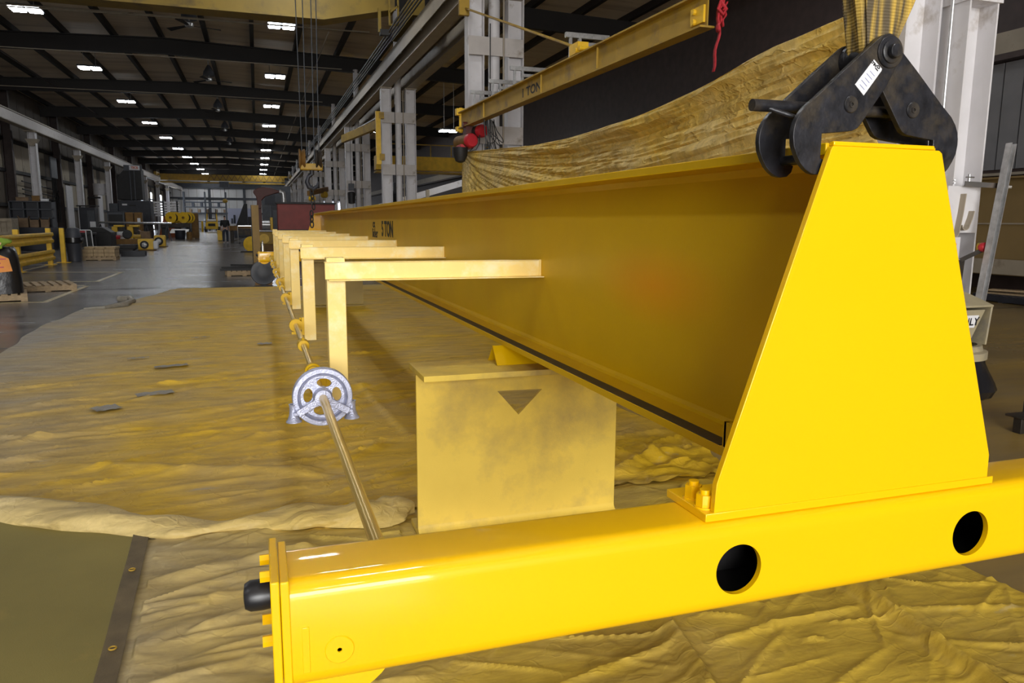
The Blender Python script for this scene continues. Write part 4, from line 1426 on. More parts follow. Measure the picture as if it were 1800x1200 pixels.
# olive canvas with its brown hem and brass eyelets
ys = np.arange(0.6, 4.25, 0.05)
P = grid_xy(lambda y: -3.2, lambda y: -0.47 - 0.045 * (y - 2.4) - 0.055, ys, 60)
X, Y = P[:, :, 0], P[:, :, 1]
P[:, :, 1] = np.minimum(Y, np.interp(X, [-3.5] + LIPX, [5.2] + LIPY) + 0.02)
P[:, :, 2] = 0.012 + wrinkles(X, Y, 0.004, 0.9, 0.3, 2.0, 71.0)
ol = MB().grid(P).build('canvas_sheet', OLIVE)
tag(ol, 'flat olive green canvas sheet with a brown hem and eyelets', 'canvas sheet')
P = grid_xy(lambda y: -0.47 - 0.045 * (y - 2.4) - 0.062, lambda y: -0.47 - 0.045 * (y - 2.4) + 0.004, ys, 6)
P[:, :, 1] = np.minimum(P[:, :, 1], np.interp(P[:, :, 0], LIPX, LIPY) + 0.02)
P[:, :, 2] = 0.019 + 0.003 * np.sin(P[:, :, 1] * 9)
hem = MB().grid(P).build('hem', HEM, ol)
hem['label'] = 'dark brown stitched hem'
for y in (2.02, 2.56, 3.16):
    MB().tube([(-0.47 - 0.045 * (y - 2.4) - 0.03 + 0.011 * math.cos(q_), y + 0.011 * math.sin(q_), 0.024) for q_ in [2 * PI * i / 14 for i in range(14)]], 0.0028, 6, closed=True).build('eyelet', OLDY, hem)

# grey tape patches and scraps stuck on the cloth
for (x0, y0, ang, w, d_) in ((-0.84, 7.75, 0.25, 0.30, 0.10), (-0.84, 6.52, 0.30, 0.28, 0.14), (-1.12, 6.10, 0.5, 0.18, 0.16), (0.02, 8.9, 0.1, 0.16, 0.10), (-0.70, 9.6, 0.3, 0.22, 0.05), (-1.2, 8.3, 0.2, 0.2, 0.05)):
    T = rotz(ang, (x0, y0, 0))
    P = np.zeros((8, 5, 3))
    for i in range(8):
        for j in range(5):
            p = T @ Vector(((i / 7 - 0.5) * w, (j / 4 - 0.5) * d_, 0))
            P[i, j] = (p.x, p.y, 0.030 + 0.004 * math.sin(i * 2.2 + j))
    tag(MB().grid(P).build('tape_patch', TAPE), 'grey tape patch stuck on the large overspray cloth', 'tape', 'tape patches on the large cloth')
# turned-over corner of the large cloth
pts = [(-2.05, 13.9, 0.03), (-2.25, 14.6, 0.05), (-2.1, 14.75, 0.09), (-1.85, 14.5, 0.07), (-1.9, 13.7, 0.05), (-2.2, 13.3, 0.03)]
mb = MB()
mb.tube([(-2.35, 14.6, 0.04), (-2.15, 14.5, 0.05), (-2.05, 14.1, 0.05), (-2.1, 13.6, 0.04), (-2.35, 13.3, 0.03), (-2.65, 13.35, 0.02)], [0.05, 0.06, 0.045, 0.055, 0.03, 0.012], 10)
cf = mb.build('cloth_fold', TAPE)
tag(cf, 'crumpled grey cloth scrap bunched at the far left cloth corner', 'cloth')
# ================================================================== RIGHT SIDE: near column, drape, jib crane, bin, strut
nc = thing('crane_column', 'nearest white crane column, with flat steel hooks and a grab bar clamped on', 'column', (4.7, 4.45, 0))
mb = MB()
ibeam(mb, 'z', (4.533, 4.55), 0.313, 0.30, 0.018, 0.016, 0, 6.16)
mb.build('post', WHITEST, nc)
mb = MB()
ibeam(mb, 'z', (4.852, 4.35), 0.268, 0.30, 0.014, 0.014, 0, 2.93)
mb.build('post', WHITEST, nc)
B(4.70, 5.005, 4.185, 4.52, 2.93, 3.02).build('cap_plate', WHITEST, nc)
B(4.3, 5.1, 4.1, 4.8, 0.0, 0.03).build('base_plate', TANST, nc)
MB().cyl((4.672, 4.30, 0.2), (4.672, 4.30, 6.0), 0.012, n=10).build('conduit', GALV, nc)
bp_ = B(4.66, 4.962, 4.183, 4.199, 1.345, 1.675).build('batten_plate', WHITEST, nc, 0.002)
for (x0, z0, hh) in ((4.77, 1.62, 0.27), (4.862, 1.50, 0.10)):
    # J-shaped flat hooks welded to the batten
    pts = [(x0, z0)] + [(x0 - 0.01 - 0.02 * q_, z0 - hh * q_) for q_ in (0.5, 1.0)]
    pts = [(x0 + 0.012, z0), (x0, z0 - hh * 0.5), (x0 - 0.02, z0 - hh)] + arc(x0 - 0.055, z0 - hh, 0.034, 0, -PI, 8)
    o_ = MB()
    for a, b_ in zip(pts[:-1], pts[1:]):
        o_.bar((a[0], 4.160, a[1]), (b_[0], 4.160, b_[1]), 0.045, 0.007, up=(b_[1] - a[1], 0, a[0] - b_[0]))
    o_.build('flat_hook', TANST, bp_)
pnl = B(4.60, 4.80, 4.165, 4.192, 0.75, 1.315).build('control_panel', WHITEST, nc, 0.003)
B(4.66, 4.76, 4.160, 4.1655, 1.20, 1.27).build('warning_sticker', ORANGE, pnl)
B(4.70, 4.77, 4.160, 4.1655, 1.00, 1.14).build('instruction_sticker', WHITE, pnl)
mb = MB()
mb.bar((4.80, 4.15, 1.15), (4.875, 4.05, 1.225), 0.03, 0.03).bar((4.80, 4.15, 1.15), (4.79, 4.15, 1.0), 0.03, 0.05)
mb.build('lever_bracket', DARKST, pnl)
mb = MB()
mb.lathe((4.872, 4.05, 1.245), (0.3, -1, 0.1), [(0.02, -0.02), (0.034, 0.0), (0.034, 0.02), (0.026, 0.028), (0.012, 0.030)], 20)
mb.build('red_knob', BRIGHTRED, pnl)
MB().lathe((4.886, 4.06, 1.243), (0.3, -1, 0.1), [(0.036, -0.022), (0.038, 0.0), (0.030, 0.004), (0.01, 0.004)], 20).build('knob_collar', OLDY, pnl)
for z in (1.69, 1.71):
    MB().cyl((4.62, 4.1, z), (4.70, 4.19, z), 0.004, n=6).build('stud', CHROME, nc)

# galvanised strut leaning against the column and the clamp that holds it
p0, p1 = Vector((4.66, 3.96, 0.0)), Vector((4.985, 4.02, 1.96))
st_ = thing('leaning_strut', 'galvanised steel channel strut leaning up beside the white column', 'strut', tuple(p0))
d = (p1 - p0).normalized()
side = d.cross(Vector((0, 1, 0))).normalized()
mb = MB()
mb.bar(p0, p1, 0.046, 0.006, up=(0, 1, 0))
for s in (-1, 1):
    o_ = side * (s * 0.022) + Vector((0, -0.022, 0))
    mb.bar(p0 + o_, p1 + o_, 0.006, 0.045, up=(0, 1, 0))
mb.build('channel', GALV, st_)
gc = thing('bar_clamp', 'small steel bar clamp holding the strut to the column', 'clamp', (4.86, 4.1, 1.66))
mb = MB()
mb.bar((4.77, 4.15, 1.69), (4.985, 4.02, 1.672), 0.012, 0.035)
mb.build('bar', DARKST, gc)
mb = MB()
mb.cyl((4.80, 4.145, 1.69), (4.80, 4.145, 1.755), 0.009, n=10).cyl((4.765, 4.14, 1.735), (4.838, 4.14, 1.735), 0.006, n=8)
mb.build('screw_handle', CHROME, gc)
MB().cyl((4.98, 4.04, 1.672), (5.03, 4.0, 1.664), 0.012, n=10).build('jaw', CHROME, gc)

# litter stand: hood with flap, collar, black bag on a post
bn = thing('litter_bin', 'dusty beige hooded bin holder with a bulging black bag', 'bin', (4.21, 3.72, 0))
mb = MB()
bx, by = 4.21, 3.72
mb.lathe((bx, by, 0.555), (0, 0, 1), [(0.24, 0), (0.262, 0.004), (0.262, 0.05), (0.235, 0.058), (0.228, 0.09), (0.20, 0.092), (0.19, 0.06), (0.24, 0.0)], 36)
mb.build('collar_ring', HOODM, bn)
hood = thing_part = MB()
hood.prism([(by - 0.17, 0.645), (by + 0.17, 0.645), (by + 0.17, 0.90), (by + 0.02, 0.965), (by - 0.19, 0.90)], YZ, bx + 0.172, bx + 0.186)
hood.prism([(by - 0.17, 0.645), (by + 0.17, 0.645), (by + 0.17, 0.90), (by + 0.02, 0.965), (by - 0.19, 0.90)], YZ, bx - 0.186, bx - 0.172)
hood.prism([(by - 0.19, 0.888), (by + 0.02, 0.953), (by + 0.17, 0.888), (by + 0.17, 0.90), (by + 0.02, 0.968), (by - 0.195, 0.902)], YZ, bx - 0.186, bx + 0.186)
hood.box(bx - 0.18, bx + 0.18, by + 0.16, by + 0.172, 0.645, 0.9)
hood.build('hood', HOODM, bn, 0.004)
fl = MB()
fl.prism([(bx - 0.17, 0.87), (bx + 0.165, 0.87), (bx + 0.10, 0.675), (bx - 0.14, 0.675)], lambda u, w, a: (u, by - 0.155 + a - (0.87 - w) * -0.15, w), 0, 0.012)
flp = fl.build('flap', HOODM, bn, 0.003)
lb = MB()
lb.prism([(bx - 0.14, 0.835), (bx + 0.118, 0.835), (bx + 0.098, 0.755), (bx - 0.13, 0.755)], lambda u, w, a: (u, by - 0.158 + a + (0.87 - w) * 0.15, w), 0, 0.002)
lb.build('label_sticker', WHITE, flp)
text('sticker_lettering', 'ONLY', 0.075, INK, flp, (bx + 0.028, by - 0.1495, 0.794), (1, 0, 0), (0.12, 0.0, 1), 0.0008, 0.001, 0.95)
mb = MB()
mb.lathe((bx, by, 0.27), (0, 0, 1), [(0.10, 0.0), (0.22, 0.012), (0.30, 0.05), (0.325, 0.10), (0.315, 0.14), (0.28, 0.21), (0.255, 0.26), (0.246, 0.30), (0.22, 0.302)], 40)
bagv = []
for i, p in enumerate(mb.v):
    a = math.atan2(p[1] - by, p[0] - bx)
    k_ = 1 + 0.03 * math.sin(7 * a + p[2] * 9) + 0.018 * math.sin(17 * a - p[2] * 20)
    bagv.append((bx + (p[0] - bx) * k_, by + (p[1] - by) * k_, p[2]))
mb.v = bagv
mb.build('bin_bag', BAG, bn)
mb = MB()
mb.cyl((bx, by, 0.0), (bx, by, 0.29), 0.03, n=12)
mb.cyl((bx, by, 0.0), (bx, by, 0.015), 0.18, n=24)
mb.build('stand_post', GREYM, bn)

# dark steel offcut on the floor at the right
t = thing('steel_bracket', 'dark welded steel bracket lying on the concrete at the right edge', 'bracket', (4.98, 3.72, 0))
B(4.85, 5.25, 3.60, 3.66, 0, 0.11).build('base_channel', DARKST, t, 0.003)
mb = MB()
mb.box(4.82, 5.25, 3.56, 3.70, 0.11, 0.125).box(4.98, 5.1, 3.6, 3.7, 0.125, 0.20).cyl((5.0, 3.62, 0.2), (5.0, 3.62, 0.23), 0.012)
mb.build('top_flange', DARKST, t, 0.002)

# ---- hanging drop cloth between the columns
def drape():
    ky = [4.45, 4.8, 5.34, 6.1, 7.07, 8.3, 10.1, 11.7, 14.0, 15.8, 16.2]
    kz = [3.0, 2.964, 2.908, 2.85, 2.731, 2.633, 2.586, 2.629, 2.76, 2.875, 2.87]
    ny, nz = 300, 120
    ys_ = np.linspace(4.45, 16.2, ny)
    zt = np.interp(ys_, ky, kz)
    for _ in range(30):
        zt[1:-1] = (zt[:-2] + 2 * zt[1:-1] + zt[2:]) / 4
    P = np.zeros((ny, nz, 3))
    s = np.linspace(0, 1, nz)
    Yg = np.repeat(ys_[:, None], nz, 1)
    Zg = zt[:, None] - s[None, :] ** 1.25 * (zt[:, None] - 0.06)
    D = zt[:, None] - Zg
    # swags that follow the top edge, splaying out from the tied left corner
    r = np.clip((16.3 - Yg) / 12, 0.02, 1)
    ph = D / (0.06 + 0.55 * r ** 0.8)
    n1 = perlin(ph * 2.2 + 3.1, Yg * 0.16 + 1.5)
    n2 = perlin(ph * 5.5 + 7.7, Yg * 0.35 + 4.0)
    n3 = perlin(ph * 11 + 1.2, Yg * 0.7 + 8.0)
    amp = np.clip(0.01 + 0.3 * r, 0, 0.2)
    Xg = 4.27 + amp * (0.8 * n1 + 0.75 * np.abs(n2) + 0.42 * np.abs(n3)) - 0.10 * np.exp(-((D - 0.10) / 0.06) ** 2) * r
    # gathers hanging from the tied corner
    ang = np.arctan2(D, 16.35 - Yg)
    Xg += 0.022 * np.sin(ang * 46) * np.exp(-((16.3 - Yg) / 2.2)) * np.clip((16.3 - Yg) / 0.3, 0, 1)
    P[:, :, 0], P[:, :, 1], P[:, :, 2] = Xg, Yg, Zg
    o = MB().grid(P).build('hanging_cloth', DRAPEM)
    sm = o.modifiers.new('thick', 'SOLIDIFY')
    sm.thickness = 0.006
    return o


tag(drape(), 'yellow-stained canvas cloth hung as a screen between the white columns', 'drop cloth')

# ---- one-ton jib crane with tie rod
jb = thing('jib_crane', 'old yellow one-ton jib crane boom folded along the column row', 'crane', (4.25, 16.2, 3.3))
A, Bp = Vector((4.25, 16.15, 0)), Vector((4.43, 7.02, 0))
dirv = (Bp - A).normalized()
perp = Vector((-dirv.y, dirv.x, 0))
T = Matrix(((perp.x, dirv.x, 0, A.x), (perp.y, dirv.y, 0, A.y), (0, 0, 1, 0), (0, 0, 0, 1)))
LJ = (Bp - A).length
mb = MB(T)
ibeam(mb, 'y', (0, 3.37), 0.34, 0.17, 0.02, 0.012, 0, LJ)
boom = mb.build('boom', OLDY, jb)
mb = MB(T)
for q_ in (1.6, 4.6, 6.6):
    mb.box(-0.03, 0.03, q_, q_ + 0.02, 3.39, 3.69)
mb.build('stiffener', OLDY, boom)
mb = MB(T)
mb.box(-0.03, 0.03, LJ - 0.28, LJ - 0.04, 3.43, 3.60)
for zz in (3.46, 3.56):
    mb.cyl((-0.06, LJ - 0.2, zz), (0.06, LJ - 0.2, zz), 0.03, n=10)
mb.build('end_stop', SAFEY, boom)
B(4.30, 4.58, 6.90, 7.20, 3.71, 3.735).build('top_pad', SAFEY, boom)
text('capacity_lettering', '1 TON', 0.20, INK, boom, tuple(T @ Vector((-0.0075, 4.15, 3.53))), tuple(dirv), (0, 0, 1), 0.001, 0.004, 1.5)
MB().cyl((4.36, 16.2, 5.84), (4.37, 10.15, 3.80), 0.022, n=10).build('tie_rod', OLDY, jb)
mb = MB()
mb.box(4.28, 4.44, 10.0, 10.3, 3.715, 3.86)
mb.cyl((4.26, 10.05, 3.75), (4.46, 10.05, 3.75), 0.03, n=10).cyl((4.26, 9.9, 3.75), (4.46, 9.9, 3.75), 0.03, n=10)
mb.build('rod_clevis', SAFEY, jb)
mb = MB()
mb.box(4.22, 4.44, 16.18, 16.28, 5.70, 6.05)
mb.build('upper_hinge', OLDY, jb, 0.01)
mb = MB()
mb.box(4.14, 4.44, 16.15, 16.30, 3.32, 3.42).box(4.14, 4.44, 16.15, 16.30, 3.66, 3.80).cyl((4.25, 16.22, 3.3), (4.25, 16.22, 3.82), 0.04, n=12)
mb.build('lower_hinge', SAFEY, jb, 0.005)
for q_ in (10.5, 13.0, 14.3, 15.6):
    mb = MB()
    mb.box(4.30, 4.98, q_ - 0.03, q_ + 0.03, 4.02, 4.09).box(4.50, 4.95, q_ - 0.02, q_ + 0.02, 3.92, 3.97).box(4.50, 4.54, q_ - 0.03, q_ + 0.03, 3.84, 4.02).box(4.36, 4.40, q_ - 0.02, q_ + 0.02, 3.70, 4.03)
    mb.tube([(4.50 + 0.05 * math.cos(a), q_, 3.82 + 0.05 * math.sin(a)) for a in [PI + PI * i / 8 for i in range(9)]], 0.008, 6)
    mb.build('festoon_arm', GALV, jb)

# electric chain hoist under the boom
eh = thing('chain_hoist', 'electric chain hoist with red round motor covers under the jib boom', 'hoist', (4.25, 15.7, 2.95))
mb = MB()
mb.cyl((4.38, 15.95, 3.26), (4.47, 15.45, 3.26), 0.13, n=20)
mb.build('travel_motor', DARKST, eh)
MB().lathe((4.47, 15.45, 3.26), (0.18, -1, 0), [(0.135, 0), (0.135, 0.08), (0.11, 0.12), (0.02, 0.125)], 20).build('motor_cover', BRIGHTRED, eh)
mb = MB()
mb.cyl((4.14, 15.95, 3.06), (4.24, 15.45, 3.06), 0.14, n=20)
mb.build('hoist_body', RUST, eh)
MB().lathe((4.24, 15.45, 3.06), (0.18, -1, 0), [(0.145, 0), (0.145, 0.08), (0.12, 0.12), (0.02, 0.125)], 20).build('motor_cover', BRIGHTRED, eh)
B(4.05, 4.34, 15.5, 15.9, 2.92, 2.99).build('mounting_plate', BRIGHTRED, eh, 0.01)
mb = MB()
mb.box(4.20, 4.34, 15.6, 15.85, 3.14, 3.37)
mb.cyl((4.16, 15.72, 3.41), (4.36, 15.72, 3.41), 0.06, n=14)
mb.build('trolley', MAROON, eh)
mb = MB()
mb.lathe((4.06, 15.55, 2.62), (0, 0, 1), [(0.04, 0), (0.10, 0.03), (0.145, 0.15), (0.16, 0.30), (0.155, 0.305), (0.13, 0.14), (0.03, 0.04)], 18)
mb.build('chain_bag', BLACKM, eh)
for k_ in range(7):
    x0 = (4.32, 4.38, 4.40, 4.44, 4.42, 4.46, 4.48)[k_]
    dz = (0.62, 0.45, 0.72, 0.66, 0.78, 0.50, 0.40)[k_]
    wdt = (0.10, 0.24, 0.12, 0.10, 0.14, 0.12, 0.16)[k_]
    yy_ = 15.0 + 0.06 * k_
    zz0 = 3.385
    pts = []
    for i_ in range(17):
        q_ = i_ / 16 * PI
        pts.append((x0 - wdt / 2 * math.cos(q_) + 0.05 * k_ * math.sin(q_) + 0.02 * math.sin(3 * q_ + k_), yy_ - 0.5, zz0 - dz * abs(math.sin(q_)) ** 0.55))
    tag(MB().tube(pts, 0.009, 6).build('power_cable', CABLE), 'black power cable loop hanging below the jib boom', 'cable', 'cable loops under the jib boom')
tag(MB().tube([(4.42, 15.35, 3.2), (4.40, 15.3, 3.0), (4.33, 15.3, 2.87), (4.2, 15.35, 2.84), (4.27, 15.35, 2.9)], 0.012, 6).build('control_cable', CABLE), 'black control cable curling below the red motor covers', 'cable')

# red strap hanging by the boom tip
t = thing('ratchet_strap', 'red webbing strap hanging in a tangle from the jib boom tip', 'strap', (4.5, 6.95, 2.95))
for k_, (dx, z0, z1, w) in enumerate(((0.0, 3.62, 3.30, 0.035), (0.035, 3.60, 3.35, 0.03), (-0.03, 3.58, 2.92, 0.025))):
    P = np.zeros((14, 3, 3))
    for i in range(14):
        q_ = i / 13
        for j in range(3):
            P[i, j] = (4.52 + dx - 0.05 * q_ + 0.015 * math.sin(i + k_), 6.9 + (j - 1) * w + 0.02 * math.sin(q_ * 5 + k_), z0 + (z1 - z0) * q_)
    o = MB().grid(P).build('strap_tail', REDSTRAP, t)
    o.modifiers.new('thick', 'SOLIDIFY').thickness = 0.006
mb = MB()
mb.tube([(4.5, 6.9, 3.60), (4.46, 6.88, 3.52), (4.5, 6.86, 3.46), (4.55, 6.88, 3.52), (4.5, 6.9, 3.60)], 0.018, 8)
mb.build('knot', REDSTRAP, t)

# ---- second jib on the next column: yellow hinge mast and boom running away
j2 = thing('jib_crane', 'yellow jib crane mast on the second column with boom pointing away', 'crane', (4.28, 28.05, 3.5))
B(4.19, 4.36, 27.95, 28.12, 3.45, 5.30).build('mast', SAFEY, j2)
mb = MB()
for z in (3.6, 5.05):
    mb.box(4.30, 4.48, 27.92, 28.16, z, z + 0.22)
mb.build('hinge_bracket', OLDY, j2)
mb = MB()
mb.bar((4.27, 28.1, 4.85), (3.62, 33.5, 4.85), 0.16, 0.30)
mb.build('boom', OLDY, j2)
MB().bar((4.27, 28.1, 5.1), (3.9, 31.5, 5.03), 0.04, 0.04).build('tie_bar', GALV, j2)
j3 = thing('jib_crane', 'rusty tan jib boom far down the column row with yellow trolley', 'crane', (4.2, 52.0, 2.8))
mb = MB()
mb.bar((4.5, 52.06, 3.5), (3.0, 47.5, 3.05), 0.16, 0.30)
mb.build('boom', RUST, j3)
MB().cyl((3.1, 47.6, 2.75), (3.3, 47.4, 2.75), 0.16, n=14).build('trolley', SAFEY, j3)
MB().cyl((4.1, 51.0, 3.1), (4.3, 50.8, 3.1), 0.2, n=14).build('trolley', OLDY, j3)
for (x, y, z, lab) in ((4.62, 39.6, 2.3, 'black chain container hanging against the third column'), (5.52, 31.5, 2.0, 'black chain container hanging behind the second column')):
    t = thing('hanging_hoist', lab, 'hoist', (x, y, z))
    MB().lathe((x, y, z), (0, 0, 1), [(0.10, 0), (0.17, 0.02), (0.19, 0.55), (0.12, 0.60)], 14).build('chain_container', BLACKM, t)
    B(x - 0.14, x + 0.14, y - 0.12, y + 0.12, z + 0.66, z + 1.0).build('hoist_body', GREYM, t, 0.02)
    MB().cyl((x, y, z + 0.98), (x, y, 3.32 if y > 50 else 6.20), 0.012, n=6).build('chain', BLACKM, t)

# ---- side bay behind the columns: yellow crane, big brown girder, pallet
t = thing('side_bay_crane', 'yellow bridge crane in the dark side bay seen between the columns', 'crane', (10, 40, 4))
B(5.9, 15.4, 39.6, 40.3, 4.05, 4.75).build('box_girder', SAFEY, t)
B(5.9, 15.4, 39.5, 40.4, 3.9, 3.98).build('bottom_flange', OLDY, t)
mb = MB()
for i in range(8):
    mb.bar((6.5 + i * 1.1, 39.4, 4.75), (6.5 + i * 1.1, 39.4, 5.35), 0.05, 0.05)
mb.bar((6.2, 39.4, 5.33), (15, 39.4, 5.33), 0.05, 0.05)
mb.build('railing', OLDY, t)
t = thing('stair_stringer', 'pale sloping steel stair frame in the side bay beyond the columns', 'stairs', (9, 44, 0))
for yy in (44.0, 45.0):
    mb = MB()
    mb.bar((6.0, yy, 2.0), (13.0, yy, 4.1), 0.10, 0.34)
    mb.build('stringer', WHITEST, t)
for k_ in range(9):
    B(6.3 + k_ * 0.75, 6.6 + k_ * 0.75, 44.05, 44.95, 2.08 + k_ * 0.225, 2.12 + k_ * 0.225).build('tread', GALV, t)
for x in (7.0, 9.5, 12.0):
    B(x - 0.1, x + 0.1, 43.9, 44.1, 0, 2.2 + (x - 6) * 0.3).build('leg', TANST, t)
tag(struct(B(XR - 4, XR - 0.6, YF - 0.2, YF - 0.1, 0.2, 4.8).build('window_4', DAYW)), 'glowing panel added on the far end wall of the side bay', 'doorway')  # glow added for the pale lit end wall, where side-bay lamps are few
del bpy.data.objects['window_4']['category']
BIGG = mat('brown_tan_girder_paint', (0.24, 0.16, 0.06), 0.55, 0, 0.10, 1.2)
g = thing('stored_girder', 'large brown girder standing in the side bay behind a pallet', 'girder', (14.5, 10, 0.3))
mb = MB()
mb.box(14.49, 14.51, -4, 26, 0.44, 2.33)
mb.build('web', BIGG, g)
B(14.3, 14.7, -4, 26, 2.33, 2.37).build('top_flange', BIGG, g)
B(14.3, 14.7, -4, 26, 0.40, 0.44).build('bottom_flange', BIGG, g)
B(14.46, 14.49, -4, 26, 1.42, 1.45).build('longitudinal_stiffener', TANST, g)
B(14.22, 14.27, -4, 26, 0.42, 0.72).build('side_angle', TANST, g)
for y in (-2, 8, 18):
    B(14.2, 14.8, y, y + 0.4, 0, 0.40).build('timber_block', RUST, g)


def pallet(name, label, x, y, ang, w, d_, group=None, m=None, mt=None, hgt=0.13):
    m = m or WOOD
    t = thing(name, label, 'pallet', (x, y, 0), group)
    T = rotz(ang, (x, y, 0))
    for k_ in range(3):
        yy = (k_ - 1) * (d_ / 2 - 0.05)
        MB(T).box(-w / 2, w / 2, yy - 0.045, yy + 0.045, 0.02, hgt - 0.02).build('stringer', m, t)
    for k_ in range(7):
        xx = -w / 2 + 0.05 + k_ * (w - 0.10) / 6
        MB(T).box(xx - 0.048, xx + 0.048, -d_ / 2, d_ / 2, hgt - 0.02, hgt).build('deck_board', mt or m, t)
    for k_ in range(3):
        xx = (k_ - 1) * (w / 2 - 0.05)
        MB(T).box(xx - 0.05, xx + 0.05, -d_ / 2, d_ / 2, 0, 0.02).build('bottom_board', m, t)
    return t


pallet('pallet', 'dark blue plastic pallet loaded with boards in the side bay', 13.3, 10.1, 1.45, 1.3, 1.0, m=NAVY)
for k_, (a, x) in enumerate(((0.2, 13.2), (-0.1, 13.4), (0.5, 13.3))):
    T = rotz(1.5 + a, (x, 10.1, 0.13 + 0.03 * k_))
    tag(MB(T).box(-0.55, 0.55, -0.12, 0.12, 0, 0.028).build('loose_board', WOOD), 'pale loose board stacked on the dark blue pallet', 'board', 'boards on the blue pallet')
# ================================================================== LEFT SIDE AND BACKGROUND
# guard rail: posts and corrugated double rails
gr = thing('guard_rail', 'yellow corrugated safety guard rail on square posts', 'guard rail', (-6.2, 24, 0))
Ga, Gb = Vector((-6.12, 23.45, 0)), Vector((-6.20, 27.12, 0))
for y in (19.8, 23.45, 27.12):
    x = -6.12 - 0.022 * (y - 23.45)
    ps = B(x - 0.065, x + 0.065, y - 0.065, y + 0.065, 0, 1.14).build('post', SAFEY, gr, 0.006)
    B(x - 0.06, x + 0.06, y - 0.06, y + 0.06, 1.14, 1.16).build('post_cap', GREYM, ps)
    B(x - 0.15, x + 0.15, y - 0.13, y + 0.13, 0, 0.015).build('base_plate', SAFEY, ps)
for z in (0.85, 0.32):
    prof = [(-0.02, -0.16), (0.03, -0.16), (0.05, -0.12), (0.05, -0.07), (0.0, -0.03), (0.0, 0.03), (0.05, 0.07), (0.05, 0.12), (0.03, 0.16), (-0.02, 0.16), (-0.02, 0.12), (0.02, 0.10), (0.02, 0.06), (-0.03, 0.03), (-0.03, -0.03), (0.02, -0.06), (0.02, -0.10), (-0.02, -0.12)]
    mb = MB()
    mb.prism(prof, lambda u, w, a: (-6.04 - 0.022 * (a - 23.45) + u, a, z + w), 19.6, 27.2)
    mb.build('corrugated_rail', SAFEY, gr)
t = thing('bollard', 'square yellow bollard post beside the grey waste bin', 'bollard', (-6.12, 28.5, 0))
B(-6.19, -6.06, 28.44, 28.57, 0, 1.13).build('post', SAFEY, t, 0.006)
B(-6.32, -5.93, 28.35, 28.66, 0, 0.015).build('base_plate', SAFEY, t)
B(-6.185, -6.065, 28.445, 28.565, 1.13, 1.15).build('post_cap', GREYM, t)
# waste bin
t = thing('waste_bin', 'grey plastic waste bin with black liner and domed lid', 'bin', (-5.93, 29.15, 0))
mb = MB()
mb.lathe((-5.93, 29.15, 0.0), (0, 0, 1), [(0.19, 0), (0.20, 0.01), (0.245, 0.78), (0.26, 0.80), (0.22, 0.80)], 20)
mb.build('body', PLASTIC, t)
MB().lathe((-5.93, 29.15, 0.62), (0, 0, 1), [(0.245, 0), (0.28, 0.03), (0.275, 0.12), (0.27, 0.19), (0.2, 0.20)], 20).build('liner_bag', BAG, t)
MB().lathe((-5.93, 29.15, 0.80), (0, 0, 1), [(0.25, 0), (0.24, 0.05), (0.20, 0.28), (0.17, 0.33), (0.05, 0.35)], 20).build('domed_lid', PLASTIC, t)
B(-5.78, -5.62, 29.02, 29.20, 0.72, 0.80).build('handle', PLASTIC, t, 0.02)

# blocks stacked on a pallet
pt = pallet('pallet', 'wooden pallet under the stack of tan blocks', -5.32, 30.3, 0.03, 1.05, 1.0)
for lv in range(2):
    for i in range(3):
        for j in range(3):
            x, y = -5.66 + i * 0.34, 29.98 + j * 0.33
            tag(B(x - 0.165, x + 0.165, y - 0.16, y + 0.16, 0.13 + lv * 0.13, 0.255 + lv * 0.13).build('stacked_block', BRICKM, None, 0.008),
                'tan block in the even stack on the wooden pallet', 'block', 'tan blocks stacked on the pallet')
for i in range(3):
    x = -5.62 + i * 0.335
    tag(B(x - 0.162, x + 0.162, 29.86, 30.75, 0.39, 0.47).build('top_slab', BRICKM, None, 0.008), 'long tan slab lying across the top of the block stack', 'slab', 'slabs on top of the block stack')

# empty pallet with film on the floor and a wrapped load
pallet('pallet', 'low empty wooden pallet on the painted floor bay', -4.15, 17.5, 0.32, 1.0, 1.25)
t = thing('wrapped_load', 'tall load wrapped in black film with an orange sticker on a pallet', 'load', (-4.35, 15.4, 0.13))
pallet('pallet', 'wooden pallet carrying the black wrapped load', -4.42, 15.4, 0.25, 0.95, 1.0)
Tr = rotz(0.25, (-4.46, 15.45, 0))
mb = MB(Tr)
P = []
n = 28
prof = [(0.46, 0.131), (0.45, 0.40), (0.425, 0.72), (0.40, 0.86), (0.36, 0.92)]
vv, ff = [], []
for r_, z_ in prof:
    for k_ in range(n):
        a = 2 * PI * k_ / n
        c, s = math.cos(a), math.sin(a)
        vv.append((r_ * abs(c) ** 0.35 * (1 if c > 0 else -1), r_ * abs(s) ** 0.35 * (1 if s > 0 else -1), z_ + 0.012 * math.sin(5 * a)))
for j in range(len(prof) - 1):
    for k_ in range(n):
        ff.append((j * n + k_, j * n + (k_ + 1) % n, (j + 1) * n + (k_ + 1) % n, (j + 1) * n + k_))
ff += [tuple(range(n)), tuple(range((len(prof) - 1) * n, len(prof) * n))]
mb.add(vv, ff)
mb.build('film_wrap', BAG, t)
MB(Tr).prism([(-0.10, 0.50), (-0.10, 0.78), (0.16, 0.80), (0.28, 0.74), (0.32, 0.52), (0.12, 0.50)], XZ, -0.462, -0.450).build('orange_sticker', ORANGE, t)
for k_, wd in enumerate((0.26, 0.18, 0.22)):
    MB(Tr).box(-0.02, -0.02 + wd, -0.465, -0.461, 0.72 - k_ * 0.07, 0.742 - k_ * 0.07).build('sticker_print', BRIGHTRED, t)
v = thing('safety_vest', 'lime green safety vest draped over the wrapped load', 'vest', (-4.45, 15.2, 0.92))
P = np.zeros((12, 9, 3))
